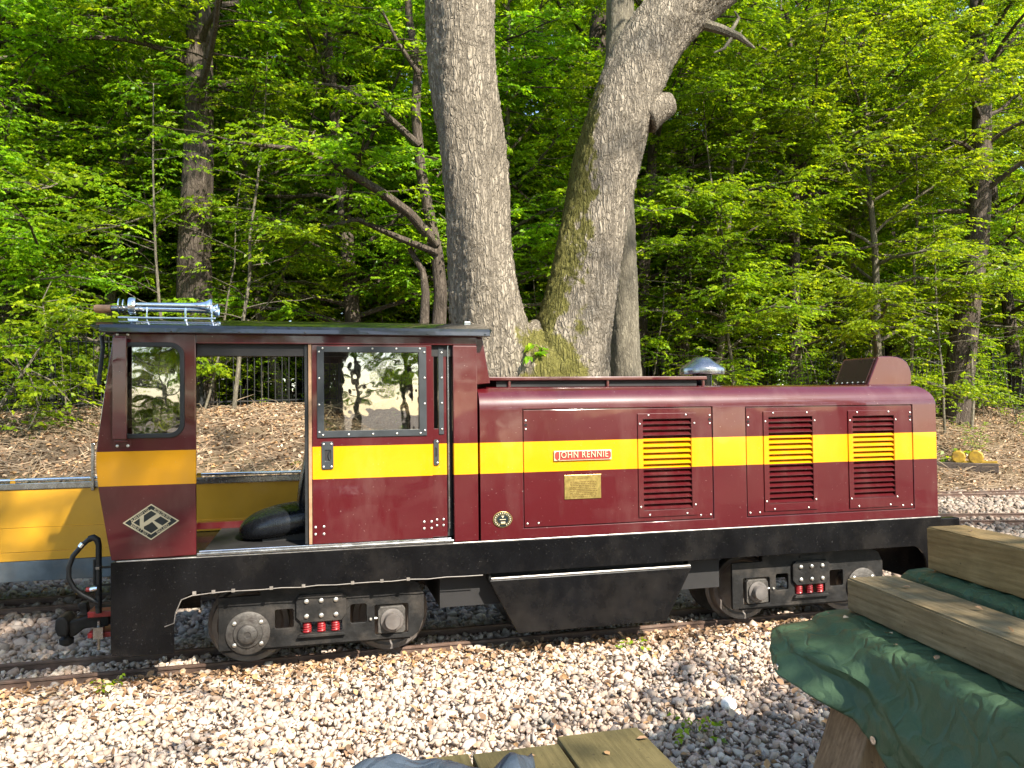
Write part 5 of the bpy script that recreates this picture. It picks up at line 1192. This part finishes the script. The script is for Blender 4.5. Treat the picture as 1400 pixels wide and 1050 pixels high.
# ------------------------------------------------------------------ unseen trees behind the viewpoint, crowns shaped to dapple the light and show in the paintwork
GB = 'trees behind the viewpoint'
def lands(p):
    """where the shadow of a crown point falls: on the locomotive's side, the yard or the bank"""
    k = (p[:, 1] - YS) / tosun.y; X_ = p[:, 0] - tosun.x * k; Z_ = p[:, 2] - tosun.z * k
    kg = p[:, 2] / tosun.z; Xg = p[:, 0] - tosun.x * kg; Yg = p[:, 1] - tosun.y * kg
    return X_, Z_, Xg, Yg
def keep_prob(p):  # thins the crowns so sun and shade land on chosen areas
    X_, Z_, Xg, Yg = lands(p); pr = np.full(len(p), .55)
    side_ = (Z_ > 0) & (Z_ < 2.3)
    pr = np.where(side_, np.select([X_ < -.15, X_ < .5, X_ < 3.5, X_ < 4.0], [1.0, .5, .05, .06], .12), pr)
    fr_ = (Z_ <= 0) & (Yg > 2.6); pr = np.where(fr_, np.select([Xg < -1.6, Xg < 1.2, Xg < 1.6], [.16, .09, .4], .97), pr)
    pr = np.where((Z_ <= 0) & (Yg <= 2.6), .97, pr)
    patch = .5 + .5 * np.sin(Xg * 2.3 + 1.7 * np.sin(Yg * 1.1)) * np.sin(Yg * 1.9 + 1.3 * np.sin(Xg * .9 + 1))
    pr = np.where((Z_ > 2.3) & (Yg < 14), np.where(patch > .6, .14, .97), pr); pr = np.where(Yg >= 14, .25, pr)
    return pr
def shade_tree(x_, y_, H, base, spread, nl, seed, r0, label, leaf=.11):
    t = Tree(seed); b = np.array([x_, y_, float(G(x_, y_))])
    tr, _ = t.branch((0, 0, -.3), (t.r.normal(0, .03), t.r.normal(0, .03), 1), H, r0, 9, .03, .04, 12, .2)
    for i in range(nl):
        f = (base + (H * .98 - base) * (i + t.r.random()) / nl) / H; p, _ = t.at(tr, f)
        az, el, Lb = i * 2.4 + t.r.normal(0, .4), t.r.normal(.3, .2), spread * t.r.uniform(.6, 1.1)
        ends = np.array([p + b + np.array([math.cos(az), math.sin(az), math.tan(el)]) * Lb * math.cos(el) * f_ for f_ in (.25, .5, .75, 1.0)])
        if (keep_prob(ends) < .125).any(): continue
        t.limb(p, az, el, Lb, .08, 11, 7, (.7, 1.9))
    sp = np.array(t.sp); kp = t.r.random(len(sp)) < keep_prob(sp + b); t.sp = list(sp[kp]); t.sd = list(np.array(t.sd)[kp])
    wd, lf = t.meshes('shade_tree', M['bark'], leaf, 12, .55)
    o_ = thing('shade_tree', label, 'tree', tuple(b), GB)
    for nm, me in (('trunk', wd), ('crown', lf)):
        c_ = bpy.data.objects.new(nm, me); C.objects.link(c_); c_.parent = o_
LB = 'unseen spreading tree behind the viewpoint, crown shaped for its shade'
for a_ in ((2.6, -7.5, 25, 7.5, 7.0, 60, 201, .38), (6.4, -4.6, 9.2, 3, 3.5, 30, 205, .13), (12.5, -6.5, 24, 5.5, 5.4, 44, 202, .36), (0.2, -9.5, 24, 11, 5.4, 36, 203, .38), (-6.5, -8, 17, 5, 4.8, 22, 204, .3)):  # the second, lower tree is added to shade the beams and tarpaulin
    shade_tree(*a_, LB)
for x_, y_, k_, sc, rz in [(16, -24, 1, 1.2, 4.4), (-14, -20, 3, 1.15, 3.3), (2.0, -33, 0, 1.0, 5.1), (5.6, -41, 3, 1.1, 2.1), (9.5, -34, 3, 1.2, 5.1), (-5, -36, 1, 1.3, 1.0), (24, -6, 0, 1.1, 2.7), (-16, -2, 2, 1.1, .8), (-5.5, -22, 4, 1.3, 2.0), (-9, -27, 4, 1.5, .4), (-3.2, -30, 4, 1.2, 3.0), (-12.5, -30, 4, 1.6, 5.0), (9, -26, 4, 1.2, 5.0)]:
    plant('shade_tree', HB[k_], x_, y_, sc, rz, 'leafy tree standing across the open ground behind the viewpoint', 'tree', 'far trees behind the viewpoint')

# ------------------------------------------------------------------ foreground: covered table with beams
e1 = Vector((-.107, -.994, 0)); e2 = Vector((-.994, .107, 0)); O1 = PZ(1160, 835, .75)
def L1(u, v, z): return O1 * 1 + e1 * u + e2 * v + Vector((0, 0, z - .75))
tb = thing('picnic_table', 'heavy timber table hidden under the green tarpaulin, one thick leg showing', 'table', tuple(L1(.6, -.2, -.06)))
for k in range(4):
    v0 = .10 - k * .2; mb = MB(); mb.obox(L1(.86, v0 - .095, .715), e1 * .82, e2 * .092, (0, 0, .022)); mb.build('top_plank', M['plank'], tb, .004)
mb = MB(); mb.obox(L1(.86, -.48, .81), e1 * .8, e2 * .2, (0, 0, .072)); mb.build('upper_plank_stack', M['plank'], tb, .006)
def slab(name, a, b, h1, h2, mat, par, bevel=.006):
    a, b = Vector(a), Vector(b); ax = (b - a); mb_ = MB(); mb_.obox((a + b) / 2, ax / 2, h1, h2); return mb_.build(name, mat, par, bevel)
lt = L1(.30, .05, .69); lb = L1(.36, .36, -.06)
slab('leg', lt, lb, e1 * .12, e2 * .04 + Vector((0, 0, .03)), M['leg'], tb)
for u_, v_ in ((.34, -.75), (1.5, -.75), (1.5, .1)):
    slab('leg', L1(u_, v_ * .6, .7), L1(u_, v_ * 1.1 + (.1 if v_ > 0 else 0), -.06), e1 * .1, e2 * .04, M['leg'], tb)
# tarpaulin
def cloth_noise(p):
    x_, y_, z_ = p.x, p.y, p.z
    return .003 * math.sin(x_ * 23 + z_ * 31) + .0025 * math.sin(y_ * 37 - z_ * 17 + x_ * 11) + .004 * math.sin(y_ * 61 + x_ * 45 + z_ * 22) + .0025 * math.sin(x_ * 97 - y_ * 83 + z_ * 60)
prof = [(-.72, .60), (-.70, .80), (-.685, .893), (-.5, .9), (-.29, .898), (-.262, .885), (-.25, .80), (-.235, .755), (-.2, .747), (-.05, .746), (.08, .746), (.125, .738), (.15, .712)]
hv = [(-.04, .27), (.08, .36), (.18, .40), (.28, .33), (.42, .22), (.6, .19), (1.0, .2), (1.8, .2)]
hz = [(-.04, .66), (.08, .63), (.18, .585), (.28, .545), (.42, .49), (.55, .40), (.7, .28), (1.0, .2), (1.8, .16)]
def ip(tab, u): return float(np.interp(u, [a for a, _ in tab], [b for _, b in tab]))
us = list(np.arange(-.03, 1.75, .022)); V_, F_ = [], []
rows = len(prof) * 3 - 2 + 26
pf = [(np.interp(i / 3, range(len(prof)), [p[0] for p in prof]), np.interp(i / 3, range(len(prof)), [p[1] for p in prof])) for i in range(len(prof) * 3 - 2)]
for u in us:
    for v, z_ in pf:
        p = L1(u, v, z_); p.z += cloth_noise(p) * .7; V_.append(p)
    hv_, hz_ = ip(hv, u), ip(hz, u); v0, z0 = pf[-1]
    for k in range(1, 27):
        s = k / 26; tri = lambda q_: abs(q_ - math.floor(q_ + .5)) * 2; fold = .022 * math.sin(u * 7 + s * 3 + 1.0) * math.sin(math.pi * s) + .04 * max(0, 1 - abs(s - .30 - u * .2) / .17) * min(1, max(0, u) * 4) + .016 * tri(u * 2.6 + s * 1.7) * s * (1 - .5 * s) + .010 * tri(u * 1.3 - s * 2.4 + .3) * min(1, 3 * s)
        bulge = .05 * math.sin(math.pi * s) * math.exp(-(u / .3) ** 2)
        p = L1(u - .10 * s * math.exp(-(u / .12) ** 2) * .5, v0 + (hv_ - v0) * s ** .85 + fold + bulge, z0 + (hz_ - z0) * s)
        n_ = cloth_noise(p); p += e2 * n_ * .6; V_.append(p)
nr = len(pf) + 26
for i in range(len(us) - 1):
    for j in range(nr - 1): F_.append((i * nr + j, i * nr + j + 1, (i + 1) * nr + j + 1, (i + 1) * nr + j))
# end drape over the far end
b0 = len(V_); nd = 10; cols = list(range(len(pf)))
for k in range(1, nd + 1):
    s = k / nd
    for j in cols:
        v, z_ = pf[j]; p = L1(-.03 - .035 * math.sin(s * 1.6) - .02 * s, v + .02 * s * math.sin(j), z_ - .3 * s ** 1.15); p += e1 * cloth_noise(p) * 1.5; V_.append(p)
nc = len(cols)
for j in range(nc - 1):
    F_.append((j, b0 + j, b0 + j + 1, j + 1))
    for k in range(nd - 1): F_.append((b0 + k * nc + j, b0 + (k + 1) * nc + j, b0 + (k + 1) * nc + j + 1, b0 + k * nc + j + 1))
mb = MB(); mb.add(V_, F_); tp = mb.build('green_tarpaulin', M['tarp'], smooth=True)
for p_ in tp.data.polygons: p_.use_smooth = True
ms_ = tp.modifiers.new('thickness', 'SOLIDIFY'); ms_.thickness = .0025
em = MB(); em.lathe((0, 0, 0), (-1, 0, 0), [(0, .006), (0, .014), (.003, .014), (.004, .010), (.003, .006)], 14); em = em.mesh('eyelet', M['alu'], smooth=True)
for u_ in (.16, .5, .84, 1.18): 
    i_ = min(range(len(us)), key=lambda k: abs(us[k] - u_)); p_ = Vector(V_[i_ * nr + nr - 3]); link('eyelet', em, tp, p_ + e2 * .004)
tag(tp, 'crumpled green tarpaulin draped over the timber table with two beams on top', 'tarpaulin')
def beam(name, u0, u1, v0, v1, z0, z1, mat, label, rot=0.0):
    c = L1((u0 + u1) / 2, (v0 + v1) / 2, (z0 + z1) / 2); bm_ = bmesh.new(); bmesh.ops.create_cube(bm_, size=1.0); bmesh.ops.scale(bm_, vec=(abs(v1 - v0), u1 - u0, z1 - z0), verts=bm_.verts)
    bmesh.ops.subdivide_edges(bm_, edges=[e for e in bm_.edges if abs((e.verts[0].co - e.verts[1].co).y) > .1], cuts=30)
    rg = random.Random(name + label)
    bmesh.ops.bevel(bm_, geom=[e for e in bm_.edges if abs((e.verts[0].co - e.verts[1].co).normalized().y) > .9 and e.calc_face_angle(0) > 1], offset=.006, segments=2, affect='EDGES')
    for v_ in bm_.verts: v_.co += Vector((rg.uniform(-.0014, .0014), rg.uniform(-.001, .001) * (3 if abs(v_.co.y) > (u1 - u0) / 2 - .01 else 1), rg.uniform(-.0014, .0014)))
    me_ = bpy.data.meshes.new(name); bm_.to_mesh(me_); bm_.free(); me_.materials.append(mat); o_ = link(name, me_, None, c)
    o_.rotation_euler = (0, 0, math.atan2(e1.y, e1.x) + math.pi / 2 + rot); return tag(o_, label, 'beam')
beam('timber_beam', 0, 1.6, 0, -.215, .753, .882, M['beam'], 'grey weathered square beam lying along the lower edge of the tarpaulin')
beam('timber_beam', 0.012, 1.5, -.345, -.52, .906, 1.078, M['beam_new'], 'thicker fresher sawn beam lying on the raised part of the tarpaulin')

lv = [(L1(u, v, z) , 0) for u, v, z in ((.1, .06, .756), (.32, .05, .756), (.62, .07, .756), (.2, -.1, .888), (.55, -.16, .888), (.8, -.06, .888), (.15, -.43, 1.084), (.33, -.24, .80), (.05, .1, .757), (.45, .09, .754))] + [(Vector((a, b, .724)), 0) for a, b in ((.7, 1.86), (.78, 1.7), (.5, 1.9), (.66, 1.6), (.8, 1.93))]
lp_ = np.array([tuple(p) for p, _ in lv])
scatter_leaves('fallen_leaves', lp_[:, 0], lp_[:, 1], lp_[:, 2], RNG.uniform(.02, .045, len(lp_)), 'few dry leaf scraps dropped on the tarpaulin, beams and planks', brown(len(lp_)), .15)
# second table at the bottom edge with its own slate tarpaulin
t2 = thing('picnic_table', 'olive brown planked table beside the green covered one', 'table', (.5, 1.2, -.06))
for xa, xb, ya in ((.607, .835, 2.008), (.372, .598, 1.966), (.137, .363, 1.972), (-.098, .128, 1.96)):
    c_ = ((xa + xb) / 2, (ya + .3) / 2, .699); mb = MB(); mb.obox((0, 0, 0), ((xb - xa) / 2, 0, 0), (0, (ya - .3) / 2, 0), (0, 0, .021)); o_ = link('top_plank', mb.mesh('top_plank', M['plank']), t2, c_); bev(o_, .004, 2)
for ya in (1.75, .55):
    mb = MB(); mb.box(-.06, .8, ya - .04, ya + .04, .58, .676); mb.build('cross_bearer', M['plank'], t2, .004)
    for xa, s in ((.02, -1), (.68, 1)):
        slab('leg', (xa, ya + .075, .6), (xa + s * .16, ya + .075, -.06), (.05, 0, 0), (0, .03, 0), M['leg'], t2)
n_ = 46; V_, F_ = [], []
for i in range(n_):
    for j in range(n_):
        x_ = -.16 + .66 * i / (n_ - 1); y_ = .95 + .98 * j / (n_ - 1)
        h_ = .026 + .055 * math.exp(-((x_ - .43) / .05) ** 2 - ((y_ - 1.80) / .10) ** 2) + .05 * math.exp(-((x_ - .13) / .11) ** 2 - ((y_ - 1.83) / .08) ** 2) + .03 * math.exp(-((x_ - .28) / .1) ** 2 - ((y_ - 1.62) / .2) ** 2)
        h_ += .009 * math.sin(x_ * 31 + y_ * 13) * math.sin(y_ * 23 - x_ * 9) + .004 * math.sin(x_ * 80 + y_ * 41)
        e_ = min(i, j, n_ - 1 - i, n_ - 1 - j) / 5; h_ = max(.004, h_ * min(1, .25 + e_))
        xx = x_ + .012 * math.sin(y_ * 17) ; yy = y_ - .09 * max(0, math.sin(x_ * 14 + 2.2)) * (j / n_) ** 3
        V_.append((xx, yy, .722 + h_))
for i in range(n_ - 1):
    for j in range(n_ - 1): F_.append((i * n_ + j, (i + 1) * n_ + j, (i + 1) * n_ + j + 1, i * n_ + j + 1))
mb = MB(); mb.add(V_, F_); bt = mb.build('slate_tarpaulin', M['bluetarp'], smooth=True); ms_ = bt.modifiers.new('thickness', 'SOLIDIFY'); ms_.thickness = .0025
for p_ in bt.data.polygons: p_.use_smooth = True
tag(bt, 'crumpled slate blue tarpaulin bunched on the olive planked table', 'tarpaulin')

# ------------------------------------------------------------------ yellow point lever by the far track
lp = hit(1325, 641); lvz = float(G(lp.x, lp.y))
base = thing('point_lever', 'flaking yellow point lever bolted to an old timber by the far track', 'lever', (lp.x, lp.y, lvz))
fw = Vector((.72, -.69, 0)); sd = Vector((.69, .72, 0)); up_ = Vector((0, 0, 1)); c0 = Vector((lp.x, lp.y, lvz + .03))
mb = MB(); mb.obox(c0 - fw * .25, fw * .75, sd * .13, up_ * .09); mb.build('timber', M['sleeper'], base, .01)
for k, (o_, rr) in enumerate(((-.18, .13), (.12, .14))):
    mb = MB(); c_ = c0 + fw * o_ + up_ * .2
    mb.lathe(c_ - sd * .07, sd, [(0, .03), (0, rr * .9), (.02, rr), (.12, rr), (.14, rr * .9), (.14, .03)], 10); mb.build('weight', M['leveryellow'], base, .012)
mb = MB(); mb.obox(c0 + fw * .18 + up_ * .1, fw * .3, sd * .05, up_ * .03); mb.tube([c0 + fw * .2 + up_ * .12, c0 + fw * .5 + up_ * .06], .03, 8); mb.build('pivot_bracket', M['leveryellow'], base, .006)

# ------------------------------------------------------------------ weeds
def weed(x_, y_, s_, n_, label, seed, z_=None, leaf=.05):
    t = Tree(seed)
    for k in range(n_):
        a = k * 2.4; pts, _ = t.branch((0, 0, 0), (math.cos(a) * .7, math.sin(a) * .7, .8), s_ * t.r.uniform(.6, 1.1), .003, 3, -.1, .1, 4); t.spray_along(pts, 2, .5, .6)
    wd, lf = t.meshes('weed', M['palebark'], leaf, 5, .07)
    o = thing('weed', label, 'plant', (x_, y_, float(G(x_, y_)) if z_ is None else z_))
    for nm, me in (('stem', wd), ('foliage', lf)):
        c_ = bpy.data.objects.new(nm, me); C.objects.link(c_); c_.parent = o
a_ = PZ(870, 888, -.03); weed(a_.x, a_.y, .07, 6, 'tiny green weed sprouting close to the near rail by the tank box', 31, -.035, .035)
a_ = PZ(953, 1003, -.03); weed(a_.x, a_.y, .08, 7, 'small bright weed in the ballast between the two tables', 32, -.035, .04)
a_ = PZ(150, 944, -.03); weed(a_.x, a_.y, .05, 7, 'mossy tuft in the ballast by the coupler end', 33, -.04, .03)
a_ = hit(1298, 632); weed(a_.x, a_.y, .3, 9, 'leafy green plant beside the yellow point lever', 34, None, .1)
a_ = PW(728, 485, OY - .55); weed(a_.x, a_.y, .2, 4, 'single oak sprout growing from the mossy oak fork', 35, a_.z, .12)
